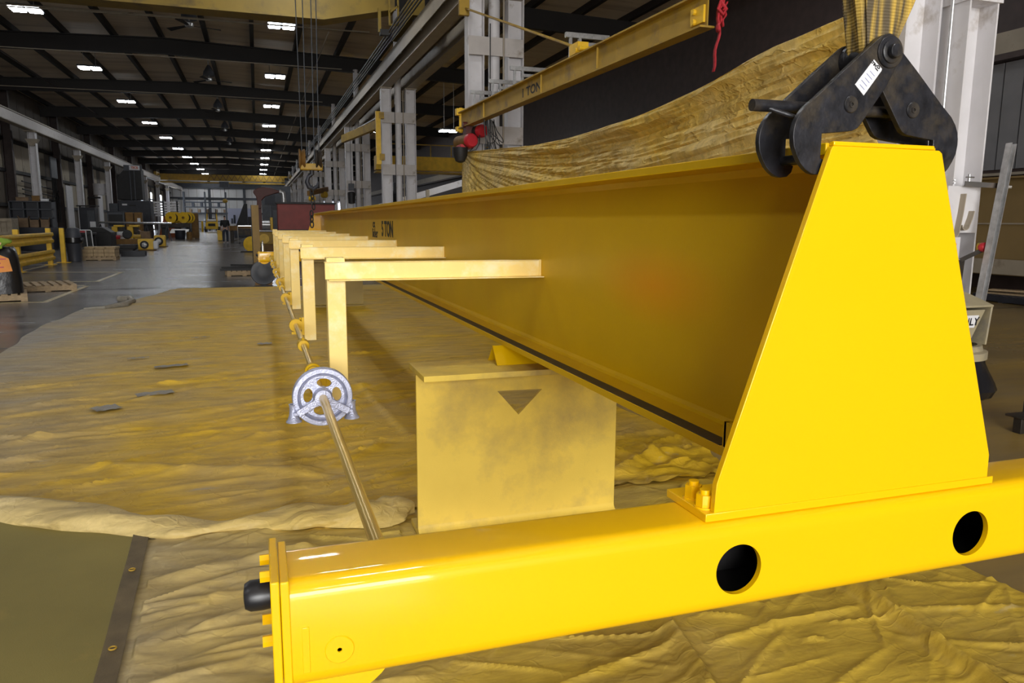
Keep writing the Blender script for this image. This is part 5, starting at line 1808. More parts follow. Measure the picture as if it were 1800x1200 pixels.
for i in range(12):
    for j in range(9):
        q_, w = i / 11, j / 8
        P[i, j] = (-4.62 + 0.55 * w - 0.10 * q_ * w + 0.02 * math.sin(i), 15.35 - 0.42 * min(1, q_ * 1.6) + 0.02 * math.sin(j * 2), 1.22 - 0.33 * q_ - 0.18 * w * (1 - q_) + 0.01 * math.sin(i * 2 + j))
o = MB().grid(P).build('vest_cloth', HIVIS, v)
o.modifiers.new('thick', 'SOLIDIFY').thickness = 0.02
MB().bar((-4.14, 14.92, 1.02), (-4.20, 14.90, 0.90), 0.03, 0.05).build('reflective_trim', HIPINK, v)
B(-4.68, -4.25, 15.2, 15.6, 0.925, 1.05).build('folded_bulk', HIVIS, v, 0.03)


def boxy(name, label, cat, x0, x1, y0, y1, z0, z1, m, parts=(), group=None, bev=0.01):
    """a thing made of a main body plus named box parts given as (name, x0,x1,y0,y1,z0,z1, material)"""
    t = thing(name, label, cat, ((x0 + x1) / 2, (y0 + y1) / 2, z0), group)
    B(x0, x1, y0, y1, z0, z1).build('body', m, t, bev)
    for p in parts:
        B(*p[1:7]).build(p[0], p[7], t, 0.004)
    return t


# dark steel blocks on the floor
t = thing('steel_channel', 'dark steel channel block lying on the floor beyond the block stack', 'steel block', (-4.7, 33.1, 0))
mb = MB()
mb.box(-5.10, -4.24, 32.9, 33.4, 0, 0.03).box(-5.10, -4.24, 32.9, 32.93, 0.03, 0.2).box(-5.10, -4.24, 33.37, 33.4, 0.03, 0.2)
mb.build('channel', NAVY, t)
MB().cyl((-4.9, 33.1, 0.03), (-4.5, 33.2, 0.22), 0.06, n=10).build('pin', BLACKM, t)
for k_ in range(5):
    oy, oz = (36.0, 0.0) if k_ == 0 else (36.4, 0.0) if k_ == 1 else (36.8, 0.0) if k_ == 2 else (36.2, 0.182) if k_ == 3 else (36.6, 0.182)
    tag(MB().bar((-5.9 + 0.05 * k_, oy, 0.09 + oz), (-5.1 + 0.03 * k_, oy + 0.03, 0.09 + oz), 0.28, 0.18).build('steel_offcut', BLACKM, None, 0.02),
        'black oily steel offcut piled behind the steel channel', 'offcut', 'black offcuts in the floor pile')


def gearbox(x0, x1, y, z1, lab):
    t = thing('gearbox', lab, 'gearbox', ((x0 + x1) / 2, y, 0))
    cxx, cz = x0 + (x1 - x0) * 0.42, z1 * 0.50
    mb = MB()
    mb.prism([(x0, 0.05), (x1, 0.05), (x1, z1 * 0.92), (x0 + (x1 - x0) * 0.9, z1), (x0 + 0.03, z1), (x0, z1 * 0.9)], XZ, y, y + 0.45, [circ(cxx, cz, z1 * 0.32, 22)])
    mb.build('housing', SAFEY, t, 0.01)
    MB().lathe((cxx, y - 0.03, cz), (0, 1, 0), [(z1 * 0.34, 0), (z1 * 0.35, 0.02), (z1 * 0.35, 0.3), (z1 * 0.20, 0.31)], 24).build('rubber_rim', BLACKM, t)
    MB().lathe((cxx, y - 0.05, cz), (0, 1, 0), [(0.03, -0.03), (z1 * 0.19, 0.0), (z1 * 0.22, 0.04), (z1 * 0.22, 0.06)], 20).build('hub', GALV, t)
    for k_ in range(5):
        a = 2 * PI * k_ / 5
        MB().bar((cxx, y - 0.045, cz), (cxx + z1 * 0.2 * math.cos(a), y - 0.045, cz + z1 * 0.2 * math.sin(a)), 0.02, 0.05, up=(0, 1, 0)).build('spoke', GALV, t)
    B(x0 - 0.03, x1 + 0.08, y - 0.05, y + 0.5, 0, 0.05).build('skid', RUST, t)
    return t


gearbox(-5.32, -4.66, 39.1, 0.54, 'yellow wheel unit with black tyre and film on its side')
B(-4.66, -4.45, 39.0, 39.4, 0.06, 0.45).build('film_wrap', WHITE, bpy.data.objects['gearbox'], 0.05)
gearbox(-5.20, -4.66, 44.0, 0.62, 'yellow wheel unit standing apart nearest the aisle')
for (x, y, lab) in ((-8.3, 53.0, 'tall yellow tapered gear housing among the parts'), (-7.45, 53.2, 'second tall yellow tapered gear housing beside the carton')):
    t = thing('gear_housing', lab, 'gear housing', (x, y, 0))
    mb = MB()
    mb.prism([(x - 0.40, 0.0), (x + 0.05, 0.0), (x - 0.02, 1.0), (x - 0.32, 1.0)], XZ, y, y + 0.6)
    mb.build('side_plate', SAFEY, t, 0.01)
    B(x - 0.2, x + 0.32, y - 0.05, y + 0.65, 0.98, 1.10).build('top_cover', SAFEY, t, 0.01)
    B(x + 0.02, x + 0.28, y + 0.1, y + 0.5, 0.0, 0.98).build('shaft_block', DARKST, t, 0.02)
# loose machine parts on low tables and skids
t = boxy('parts_table', 'low dark parts skid heaped with machine parts', 'skid', -8.35, -6.1, 49.9, 51.9, 0.0, 0.30, RUST)
for (nm, x, y, z, r_, m, lab, cat) in (('tyre', -7.35, 50.15, 0.57, 0.26, BLACKM, 'black rubber tyre lying on the parts skid', 'tyre'), ('flywheel', -6.9, 51.5, 0.58, 0.24, DARKST, 'dark cast flywheel on the parts skid', 'flywheel')):
    tag(MB().lathe((x, y, z), (0.2, -1, 0.3), [(0.05, -0.1), (r_ * 0.6, -0.12), (r_, -0.08), (r_, 0.08), (r_ * 0.6, 0.12), (0.05, 0.1)], 20).build(nm, m), lab, cat)
for k_, (x, y, w, h_, m, lab) in enumerate(((-7.98, 50.1, 0.5, 0.22, BRIGHTRED, 'bright red casting on the parts skid'), (-7.75, 51.2, 0.6, 0.42, GALV, 'bright metal motor casing on the parts skid'), (-6.85, 50.3, 0.4, 0.26, OLDY, 'rusty brown casting on the parts skid'), (-8.1, 51.6, 0.3, 0.4, BLACKM, 'black motor on the parts skid'))):
    t = thing('machine_part', lab, 'machine part', (x, y, 0.30))
    MB().cyl((x - w / 2, y, 0.30 + h_ / 2), (x + w / 2, y, 0.30 + h_ / 2), h_ / 2, n=14).build('casing', m, t)
    B(x - w * 0.3, x + w * 0.3, y - h_ * 0.4, y + h_ * 0.4, 0.30, 0.30 + h_ * 0.2).build('foot', m, t)
t = thing('carton', 'brown cardboard carton on the parts skid', 'carton', (-6.45, 50.9, 0.30))
B(-6.72, -6.18, 50.6, 51.2, 0.30, 0.74).build('box', CARD, t, 0.01)
for s in (-1, 1):
    MB().bar((-6.45 + s * 0.27, 50.9, 0.74), (-6.45 + s * 0.37, 50.9, 0.82), 0.6, 0.01, up=(0, 0, 1)).build('flap', CARD, t)
# black work table with white pipe frame
t = boxy('work_table', 'black work table with a white pipe hand frame', 'table', -8.92, -7.55, 41.0, 42.2, 0.70, 0.80, BLACKM)
for (x, y) in ((-8.8, 41.1), (-7.65, 41.1), (-8.8, 42.1), (-7.65, 42.1)):
    B(x - 0.06, x + 0.06, y - 0.06, y + 0.06, 0, 0.70).build('leg', BLACKM, t)
B(-8.85, -7.65, 41.1, 42.1, 0.1, 0.6).build('under_cabinet', BLACKM, t)
for dx in (0.0, 0.24):
    MB().tube([(-8.15 + dx, 40.9, 0.92), (-7.83 + dx, 40.9, 0.92), (-7.78 + dx, 40.9, 0.88), (-7.74 + dx, 40.9, 0.0)], 0.025, 8).build('pipe_frame', WHITE, t)
B(-8.2, -7.9, 41.5, 41.9, 0.80, 0.92).build('vise', BRIGHTRED, t)
# cloth-covered engine behind
t = boxy('covered_machine', 'low machine under a dark cover beside the work table', 'machine', -8.75, -7.4, 45.2, 46.6, 0.0, 0.75, BLACKM)
MB().prism([(-8.75, 0.75), (-7.4, 0.75), (-7.8, 1.02), (-8.4, 1.02)], XZ, 45.2, 46.6).build('sloped_cover', BLACKM, t, 0.02)
# long bright bar on trestles
t = thing('steel_bar', 'long bright steel bar resting on dark trestles', 'bar', (-8.0, 57.5, 0))
MB().cyl((-10.4, 57.6, 1.25), (-5.6, 57.2, 1.2), 0.07, n=12).build('round_bar', CHROME, t)
for x in (-10.0, -8.6, -7.2, -5.9):
    mb = MB()
    mb.bar((x - 0.25, 57.4, 0), (x, 57.4, 1.14), 0.06, 0.06).bar((x + 0.25, 57.4, 0), (x, 57.4, 1.14), 0.06, 0.06)
    mb.build('trestle', NAVY, t)
B(-10.45, -10.35, 57.45, 57.75, 1.08, 1.42).build('end_cap', SAFEY, t)

# shelving with cartons by the left posts
t = thing('storage_cabinet', 'dark blue grey storage cabinet with open pigeonholes', 'cabinet', (-9.9, 40.5, 0))
B(-10.75, -9.0, 40.2, 41.2, 0.0, 1.05).build('lower_body', NAVY, t, 0.01)
B(-10.75, -9.0, 40.9, 41.2, 1.05, 2.25).build('back_panel', NAVY, t)
for x in (-10.75, -10.2, -9.6, -9.04):
    B(x, x + 0.04, 40.5, 40.9, 1.05, 2.25).build('divider', GREYM, t)
for z in (1.45, 1.85, 2.21):
    B(-10.75, -9.0, 40.5, 40.9, z, z + 0.04).build('shelf', GREYM, t)
for k_, (x, w, h_, lab) in enumerate(((-10.55, 0.22, 0.34, 'small brown carton at the end of the cabinet ledge'), (-10.15, 0.38, 0.42, 'crumpled open carton on the cabinet ledge'), (-9.72, 0.36, 0.34, 'wide brown carton in the middle of the cabinet ledge'), (-9.30, 0.32, 0.36, 'orange-brown carton on the cabinet ledge'))):
    t = thing('carton', lab, 'carton', (x, 40.35, 1.05))
    B(x - w / 2, x + w / 2, 40.22, 40.46, 1.05, 1.05 + h_).build('box', CARD, t, 0.006)
    for s in (-1, 1):
        MB().bar((x + s * w * 0.5, 40.34, 1.05 + h_), (x + s * w * 0.62, 40.34, 1.05 + h_ * 1.22), 0.22, 0.006).build('flap', CARD, t)
for k_, (x, w, h_, m, lab) in enumerate(((-10.3, 0.5, 0.16, CARD, 'flat carton on the cabinet top'), (-9.75, 0.3, 0.24, RUST, 'rusty tin on the cabinet top'), (-9.4, 0.3, 0.1, WHITE, 'white roll on the cabinet top'))):
    t = thing('stored_item', lab, 'stored item', (x, 41.05, 2.25))
    B(x - w / 2, x + w / 2, 40.92, 41.15, 2.25, 2.25 + h_).build('body', m, t, 0.01)
    B(x - w / 2 - 0.01, x + w / 2 + 0.01, 40.91, 41.16, 2.25 + h_, 2.27 + h_).build('lid', m, t)
# crates at the picture edge
t = thing('wooden_crate', 'pale slatted wooden crate stack by the first left post', 'crate', (-10.2, 37.0, 0))
for z in (0.0, 0.75):
    for k_ in range(6):
        x = -10.75 + k_ * 0.20
        B(x, x + 0.17, 36.3, 36.34, z + 0.02, z + 0.70).build('slat', CRATE, t)
    B(-10.75, -9.6, 36.34, 37.3, z + 0.02, z + 0.70).build('box', CRATE, t)
    for zz in (z + 0.05, z + 0.58):
        B(-10.75, -9.6, 36.26, 36.30, zz, zz + 0.10).build('cleat', CRATE, t)
# dark control cabinet and machine between the posts
t = boxy('control_cabinet', 'tall dark blue control cabinet with flat canopy', 'cabinet', -10.7, -9.8, 54.8, 55.7, 0.0, 2.2, NAVY, (('canopy', -10.8, -9.7, 54.6, 55.8, 2.25, 2.32, BLACKM), ('door', -10.25, -9.85, 54.77, 54.8, 0.3, 2.0, GREYM), ('switch_box', -10.1, -9.8, 54.6, 54.77, 0.9, 1.3, WHITE), ('canopy_post', -10.7, -10.6, 54.85, 54.95, 2.2, 2.25, BLACKM)))
t = boxy('machine_guard', 'square dark grey machine guard beside brown cabinets', 'machine', -10.0, -8.9, 60.0, 61.0, 0.0, 2.0, GREYM, (('window', -9.9, -9.0, 59.97, 60.0, 1.0, 1.8, BLACKM), ('trim', -10.02, -8.88, 59.98, 60.0, 1.95, 2.02, NAVY)))
for x, lab in ((-8.62, 'left brown steel locker by the machine guard'), (-8.05, 'brown steel locker with a paper notice')):
    t = boxy('steel_locker', lab, 'locker', x - 0.25, x + 0.25, 60.2, 60.8, 0.0, 1.95, RUST, (('door', x - 0.22, x + 0.22, 60.17, 60.2, 0.1, 1.85, RUST),))
    if x > -8.5:
        B(x - 0.05, x + 0.15, 60.155, 60.17, 1.2, 1.55).build('paper_notice', WHITE, t)

# wall mounted gear on the left
t = boxy('electrical_panel', 'grey electrical panel on the left wall with conduits below', 'panel', -14.0, -13.9, 63.2, 65.0, 4.4, 5.9, GREYM, bev=0.02)
for k_ in range(4):
    MB().tube([(-13.95, 63.5 + 0.35 * k_, 4.4), (-13.95, 63.5 + 0.35 * k_, 3.4), (-13.95, 63.3 + 0.6 * k_, 3.0), (-13.95, 63.3 + 0.6 * k_, 1.2)], 0.05, 6).build('conduit', BLACKM, t)
for z in (3.7, 3.2, 2.9):
    tag(MB().tube([(-14.25, 57, z + 0.15), (-14.25, 62, z), (-14.25, 66.5, z - 0.15)], 0.05, 6).build('wall_pipe', BLACKM), 'dark pipe run along the left wall below the panel', 'pipe', 'pipe runs on the left wall')
for k_, y in enumerate((66.2, 78.4)):
    tag(B(-13.75, -13.65, y, y + 2.0, 0.0, 4.0).build('white_door_sheet', WHITEST, None, 0.02), ('tall pale sheet standing by the grey electrical panel', 'tall pale sheet standing by the drum-shaped heater')[k_], 'sheet', 'pale sheets on the left wall')
t = thing('wall_heater', 'white drum-shaped unit heater on the left wall', 'heater', (-13.2, 76.8, 3.6))
MB().cyl((-13.2, 76.8, 3.6), (-13.2, 76.8, 4.6), 0.55, n=16).build('drum', WHITEST, t)
B(-14.2, -13.2, 76.7, 76.9, 3.3, 3.45).build('bracket', BLACKM, t)

# vertical turret lathe
vt = thing('vertical_lathe', 'tall black and blue vertical lathe with a lettered sign on top', 'machine tool', (-9.4, 67.5, 0))
B(-10.9, -8.1, 66.8, 69.0, 0.0, 1.0).build('base', BLACKM, vt, 0.05)
B(-10.3, -8.0, 66.8, 69.0, 1.0, 2.95).build('cross_housing', NAVY, vt, 0.05)
B(-10.95, -10.3, 66.9, 68.2, 1.9, 2.7).build('motor_box', GREYM, vt, 0.05)
mb = MB()
mb.prism([(-10.35, 3.0), (-8.55, 3.0), (-8.55, 5.4), (-9.7, 5.4), (-10.35, 4.7)], XZ, 67.2, 68.8)
mb.build('upper_column', BLACKM, vt, 0.04)
for x in (-9.35, -9.05):
    MB().cyl((x, 67.1, 3.0), (x, 67.1, 5.3), 0.05, n=10).build('guide_screw', GREYM, vt)
B(-9.75, -8.45, 67.0, 67.1, 5.25, 5.68).build('sign_back', GREYM, vt)
sg = B(-9.34, -8.6, 66.95, 67.0, 5.30, 5.64).build('sign_face', WHITE, vt)
text('sign_lettering', 'TICS', 0.24, REDINK, sg, (-8.96, 66.93, 5.47), (1, 0, 0), (0, 0, 1), 0.005, 0.01)
npl = B(-10.0, -9.65, 66.77, 66.8, 2.55, 2.68).build('name_plate', WHITE, vt)
B(-9.5, -9.0, 66.76, 66.8, 2.5, 2.6).build('slot', BLACKM, vt)
# pale stacked bars on a rack right of the lathe
t = thing('bar_rack', 'rack of pale steel bars with ragged ends beside the lathe', 'rack', (-7.2, 72, 0))
for k_ in range(6):
    for j in range(2):
        B(-8.2 - 0.12 * ((k_ * 3 + j) % 4), -6.3, 72 + j * 0.3, 72.2 + j * 0.3, 1.75 + k_ * 0.22, 1.90 + k_ * 0.22).build('flat_bar', WHITEST, t)
for x in (-7.6, -6.5):
    B(x - 0.06, x + 0.06, 72.0, 72.6, 0, 3.1).build('upright', GREYM, t)
tag(MB().prism([(-7.9, 0.0), (-6.2, 0.0), (-6.0, 1.65), (-7.4, 1.75)], XZ, 70.0, 70.06).build('rust_plate', mat('dark_orange_rust', (0.22, 0.05, 0.012), 0.7, 0, 0.25, 3)), 'orange rusty steel plate leaning below the bar rack', 'plate')

# cable reels on a dark weldment
wd = thing('steel_weldment', 'dark rusty steel weldment carrying the yellow reels', 'weldment', (-5.9, 63, 0))
B(-6.9, -4.85, 62.7, 64.6, 0.85, 1.2).build('deck', DARKST, wd, 0.02)
for x in (-6.7, -5.8, -5.0):
    B(x - 0.15, x + 0.15, 62.8, 64.5, 0.0, 0.85).build('leg_frame', BLACKM, wd, 0.02)
mb = MB()
mb.prism([(-6.3, 0.45), (-5.0, 0.5), (-4.9, 0.75), (-6.1, 0.78)], XZ, 62.4, 62.7)
mb.build('inclined_tray', GALV, wd)
for n_, (x, lab) in enumerate(((-6.15, 'yellow flanged cable reel at the lathe end of the weldment'), (-5.27, 'yellow flanged cable reel nearer the aisle'))):
    t = thing('cable_reel', lab, 'reel', (x, 63, 1.2))
    for k_, dy in enumerate((0.0, 0.55, 1.0)):
        MB().lathe((x + 0.35 * dy, 62.6 + dy, 1.62), (0.3, 1, 0), [(0.04, 0), (0.415, 0.0), (0.415, 0.035), (0.04, 0.036)], 28).build('flange_disc', SAFEY, t)
    MB().cyl((x, 62.65, 1.62), (x + 0.35, 63.6, 1.62), 0.30, n=20).build('wound_cable', DARKST, t)
    MB().cyl((x - 0.03, 62.5, 1.62), (x, 62.6, 1.62), 0.09, n=14).build('hub', RUST, t)
tag(B(-5.15, -4.5, 66.3, 67.0, 0, 2.0).build('steel_slab', RUST, None, 0.02), 'upright dark brown steel slab beside the aisle', 'slab')
tag(MB().lathe((-5.5, 61.95, 0), (0, 0, 1), [(0.30, 0), (0.33, 0.05), (0.36, 0.6), (0.37, 0.68), (0.30, 0.68)], 18).build('tub', NAVY), 'round dark blue tub under the steel weldment', 'tub')
t = thing('barrel', 'small brown ribbed barrel beside the dark tub', 'barrel', (-4.78, 60.9, 0))
MB().lathe((-4.78, 60.9, 0), (0, 0, 1), [(0.16, 0), (0.18, 0.02), (0.18, 0.18), (0.195, 0.2), (0.18, 0.22), (0.18, 0.38), (0.195, 0.4), (0.18, 0.42), (0.18, 0.56), (0.15, 0.58)], 18).build('body', RUST, t)
MB().lathe((-4.78, 60.9, 0.56), (0, 0, 1), [(0.17, 0.0), (0.185, 0.01), (0.185, 0.03), (0.02, 0.035)], 18).build('lid', DARKST, t)
tag(B(-5.05, -4.5, 61.3, 62.0, 0, 0.12).build('floor_scrap', WOOD, None, 0.01), 'pale wooden offcut on the floor by the barrel', 'offcut')

# forklift seen from behind
fk = thing('forklift', 'yellow forklift truck seen from behind at the end of the aisle', 'forklift', (-5.4, 103.5, 0))
fx, fy = -5.42, 103.5
mb = MB()
mb.prism([(fx - 0.72, 0.35), (fx + 0.72, 0.35), (fx + 0.75, 1.0), (fx + 0.6, 1.25), (fx - 0.6, 1.25), (fx - 0.75, 1.0)], XZ, fy - 0.5, fy + 0.4)
mb.build('counterweight', SAFEY, fk, 0.08)
B(fx - 0.42, fx + 0.42, fy - 0.53, fy - 0.5, 0.72, 1.05).build('radiator_grille', BLACKM, fk)
B(fx - 0.6, fx + 0.6, fy + 0.4, fy + 2.0, 0.4, 0.9).build('chassis', SAFEY, fk, 0.04)
for sx_ in (-1, 1):
    for yy in (fy + 0.1, fy + 1.8):
        MB().cyl((fx + sx_ * 0.78 - 0.12, yy, 0.33), (fx + sx_ * 0.78 + 0.12, yy, 0.33), 0.33, n=18).build('tyre', BLACKM, fk)
    mb = MB()
    mb.bar((fx + sx_ * 0.6, fy + 0.0, 1.2), (fx + sx_ * 0.55, fy + 0.3, 2.3), 0.08, 0.08).bar((fx + sx_ * 0.6, fy + 1.9, 0.8), (fx + sx_ * 0.55, fy + 1.5, 2.3), 0.08, 0.08)
    mb.build('guard_post', SAFEY, fk)
B(fx - 0.62, fx + 0.62, fy + 0.2, fy + 1.6, 2.3, 2.4).build('overhead_guard', DARKST, fk, 0.02)
B(fx - 0.35, fx + 0.35, fy + 0.5, fy + 1.0, 0.95, 1.7).build('seat', BLACKM, fk, 0.06)
MB().cyl((fx - 0.5, fy - 0.2, 1.42), (fx + 0.5, fy - 0.2, 1.42), 0.17, n=16).build('gas_bottle', WHITEST, fk)
for sx_ in (-1, 1):
    B(fx + sx_ * 0.4 - 0.07, fx + sx_ * 0.4 + 0.07, fy + 2.1, fy + 2.3, 0.1, 2.9).build('mast_rail', DARKST, fk)
for x in (-7.3, -6.75):
    t = thing('bollard', 'yellow bollard beside the distant forklift', 'bollard', (x, 106.5, 0), 'bollards by the forklift')
    MB().cyl((x, 106.5, 0), (x, 106.5, 1.25), 0.13, n=14).build('post', SAFEY, t)
    MB().lathe((x, 106.5, 1.25), (0, 0, 1), [(0.13, 0), (0.1, 0.07), (0.02, 0.1)], 14).build('dome_cap', SAFEY, t)

# far storage racks and shelves
t = thing('storage_rack', 'tall far rack of shelves against the end wall', 'rack', (-7.5, 140, 0))
for x in (-11.5, -8.2, -4.9):
    B(x - 0.1, x + 0.1, 139, 141, 0, 6.2).build('upright', GREYM, t)
for z in (1.2, 2.6, 3.6, 4.4):
    B(-11.5, -4.9, 139, 141, z, z + 0.15).build('shelf_beam', GREYM, t)
for k_ in range(14):
    x = -11.2 + k_ * 0.45
    z = (1.35, 2.75, 3.75)[k_ % 3]
    tag(B(x, x + 0.38, 139.2, 140.6, z, z + 0.35 + 0.2 * (k_ % 3)).build('rack_carton', (WHITEST, GREYM, CARD)[(k_ * 5) % 3], None, 0.02), 'small stored box on the far rack', 'box', 'boxes on the far rack')
B(-13, 2, 146, 146.4, 5.05, 5.45).build('cross_pipe', GREYM, wf)
t = thing('far_workstation', 'cluttered bluish workstation before the end wall', 'workstation', (-2.5, 118, 0))
B(-4.0, -0.8, 118, 119.2, 0.9, 1.0).build('bench_top', WHITEST, t)
for x in (-3.9, -0.9):
    B(x - 0.06, x + 0.06, 118.1, 119.1, 0, 0.9).build('leg', GREYM, t)
for k_ in range(9):
    x = -3.9 + k_ * 0.34
    B(x, x + 0.26, 118.2, 118.8, 1.0, 1.25 + 0.25 * ((k_ * 7) % 5)).build('bench_equipment', (WHITEST, GREYM, NAVY, SILVER)[k_ % 4], t, 0.03)
B(-4.0, -0.8, 119.1, 119.3, 1.0, 3.2).build('pegboard', SILVER, t)

# ---- person walking away down the aisle
def person(x, y, h_):
    t = thing('person', 'person in black shirt and dark jeans walking away down the aisle', 'person', (x, y, 0))
    s = h_ / 1.75

    def skin(name, verts, edges, root, m, sub=2):
        me = bpy.data.meshes.new(name)
        me.from_pydata([(v[0] * s, v[1] * s, v[2] * s) for v in verts], edges, [])
        o = bpy.data.objects.new(name, me)
        COL.objects.link(o)
        o.parent = t
        sk = o.modifiers.new('skin', 'SKIN')
        if not me.skin_vertices:
            me.skin_vertices.new()
        for i, v in enumerate(verts):
            sv = me.skin_vertices[0].data[i]
            sv.radius = (v[3] * s, v[4] * s)
            sv.use_root = (i == root)
        sk.use_smooth_shade = True
        ss = o.modifiers.new('sub', 'SUBSURF')
        ss.levels = sub
        ss.render_levels = sub
        me.materials.append(m)
        return o
    V = [(0, 0, 0.95, 0.13, 0.10), (0, 0, 1.15, 0.12, 0.09), (0, 0, 1.36, 0.15, 0.10), (0, 0.01, 1.48, 0.06, 0.055), (0, 0.02, 1.56, 0.055, 0.06), (0, 0.02, 1.64, 0.078, 0.095), (0, 0.01, 1.72, 0.06, 0.07)]
    E = [(0, 1), (1, 2), (2, 3), (3, 4), (4, 5), (5, 6)]
    for sg in (-1, 1):
        b_ = len(V)
        V += [(sg * 0.18, 0, 1.39, 0.055, 0.055), (sg * 0.24, -0.03 * sg, 1.12, 0.042, 0.042), (sg * 0.25, 0.10, 0.90, 0.032, 0.032), (sg * 0.25, 0.14, 0.83, 0.030, 0.018)]
        E += [(2, b_), (b_, b_ + 1), (b_ + 1, b_ + 2), (b_ + 2, b_ + 3)]
        for f_ in range(4):
            c_ = len(V)
            V += [(sg * 0.25 - 0.03 + 0.02 * f_, 0.165, 0.785, 0.009, 0.009), (sg * 0.25 - 0.03 + 0.02 * f_, 0.16, 0.74 + 0.008 * abs(f_ - 1.5), 0.008, 0.008)]
            E += [(b_ + 3, c_), (c_, c_ + 1)]
        c_ = len(V)
        V += [(sg * 0.25 - sg * 0.045, 0.16, 0.82, 0.010, 0.010), (sg * 0.25 - sg * 0.055, 0.18, 0.79, 0.009, 0.009)]
        E += [(b_ + 3, c_), (c_, c_ + 1)]
        b_ = len(V)
        st_y = 0.16 * sg
        V += [(sg * 0.10, 0, 0.88, 0.088, 0.088), (sg * 0.11, st_y * 0.4 + 0.03, 0.48, 0.058, 0.060), (sg * 0.11, st_y - 0.05, 0.10, 0.040, 0.042), (sg * 0.11, st_y + 0.08, 0.04, 0.038, 0.03)]
        E += [(0, b_), (b_, b_ + 1), (b_ + 1, b_ + 2), (b_ + 2, b_ + 3)]
    skin('body', V, E, 0, SKIN, 1)
    SV = [(0, 0, 0.90, 0.15, 0.12), (0, 0, 1.15, 0.14, 0.11), (0, 0, 1.36, 0.20, 0.15), (0, 0.005, 1.47, 0.11, 0.10)]
    SE = [(0, 1), (1, 2), (2, 3)]
    for sg in (-1, 1):
        b_ = len(SV)
        SV += [(sg * 0.19, 0, 1.39, 0.10, 0.10), (sg * 0.24, -0.03 * sg, 1.08, 0.075, 0.075)]
        SE += [(2, b_), (b_, b_ + 1)]
    skin('shirt', SV, SE, 0, SHIRT, 1)
    TV = [(0, 0, 0.98, 0.14, 0.115), (0, 0, 0.90, 0.145, 0.12)]
    TE = [(0, 1)]
    for sg in (-1, 1):
        b_ = len(TV)
        st_y = 0.16 * sg
        TV += [(sg * 0.10, 0, 0.84, 0.10, 0.10), (sg * 0.11, st_y * 0.4 + 0.03, 0.48, 0.075, 0.078), (sg * 0.11, st_y - 0.05, 0.10, 0.065, 0.07)]
        TE += [(1, b_), (b_, b_ + 1), (b_ + 1, b_ + 2)]
    skin('jeans', TV, TE, 0, JEANS, 1)
    for sg in (-1, 1):
        skin('shoe', [(sg * 0.11, 0.16 * sg - 0.09, 0.05, 0.045, 0.045), (sg * 0.11, 0.16 * sg + 0.03, 0.045, 0.048, 0.04), (sg * 0.11, 0.16 * sg + 0.14, 0.035, 0.04, 0.03)], [(0, 1), (1, 2)], 0, SHOE, 1)
    skin('hair', [(0, -0.01, 1.63, 0.082, 0.085), (0, -0.005, 1.70, 0.078, 0.088), (0, 0.01, 1.745, 0.045, 0.055)], [(0, 1), (1, 2)], 0, HAIR, 1)
    return t


person(-1.90, 50.5, 1.72)

# ---- right-hand side of the aisle, beyond the girder
tb = thing('steel_table', 'brown steel fabrication table loaded with beams on the aisle', 'table', (-0.9, 53, 0))
B(-1.75, 0.2, 52.6, 54.6, 0.78, 0.92).build('table_top', RUST, tb)
for (x, y) in ((-1.6, 52.8), (0.0, 52.8), (-1.6, 54.4), (0.0, 54.4)):
    B(x - 0.09, x + 0.09, y - 0.09, y + 0.09, 0, 0.78).build('leg', DARKST, tb)
MB().bar((-1.5, 52.75, 0.1), (-0.1, 52.75, 0.6), 0.05, 0.05).build('brace', DARKST, tb)
for k_ in range(3):
    tag(MB().bar((-1.8, 53.0 + 0.45 * k_, 0.995), (0.3, 53.2 + 0.45 * k_, 0.995), 0.16, 0.15).build('steel_beam', RUST), 'brown steel bar lying on the fabrication table', 'bar', 'bars on the fabrication table')
t = thing('tool_trolley', 'small silver-railed trolley in front of the fabrication table', 'trolley', (-0.75, 49, 0))
B(-1.1, -0.35, 48.8, 49.3, 0.55, 0.95).build('tray', DARKST, t)
for x in (-1.12, -0.33):
    MB().tube([(x, 48.75, 0.05), (x, 48.75, 1.1), (x + (0.1 if x < -1 else -0.1), 48.75, 1.12)], 0.025, 6).build('rail', CHROME, t)
MB().bar((-1.1, 48.75, 1.1), (-0.35, 48.75, 1.1), 0.04, 0.04).build('handle', CHROME, t)
for x in (-1.05, -0.4):
    MB().cyl((x - 0.03, 49, 0.06), (x + 0.03, 49, 0.06), 0.06, n=10).build('castor', BLACKM, t)
boxy('yellow_box', 'small yellow steel box beside the walking person', 'box', -2.64, -2.34, 56.5, 57.1, 0.05, 0.70, SAFEY, (('lid', -2.67, -2.31, 56.48, 57.12, 0.70, 0.75, SAFEY), ('skid', -2.6, -2.38, 56.5, 57.1, 0, 0.05, DARKST)))
t = thing('tapered_machine', 'dark tapered machine column standing behind the fabrication table', 'machine', (-1.15, 70, 0))
mb = MB()
mb.prism([(-1.72, 1.0), (-0.75, 1.0), (-0.75, 2.85), (-1.02, 2.85)], XZ, 69.6, 70.4)
mb.build('column', BLACKM, t, 0.03)
B(-1.9, 0.6, 69.4, 70.8, 0.0, 1.0).build('bed', NAVY, t, 0.03)
B(-0.72, 0.2, 69.6, 70.4, 1.0, 1.75).build('headstock', BLACKM, t, 0.03)
MB().cyl((-0.2, 69.5, 1.5), (-0.2, 69.2, 1.5), 0.15, n=12).build('chuck', GALV, t)
t = thing('yellow_drum', 'round yellow drum flange standing by the brown column', 'drum', (-0.3, 36.4, 0))
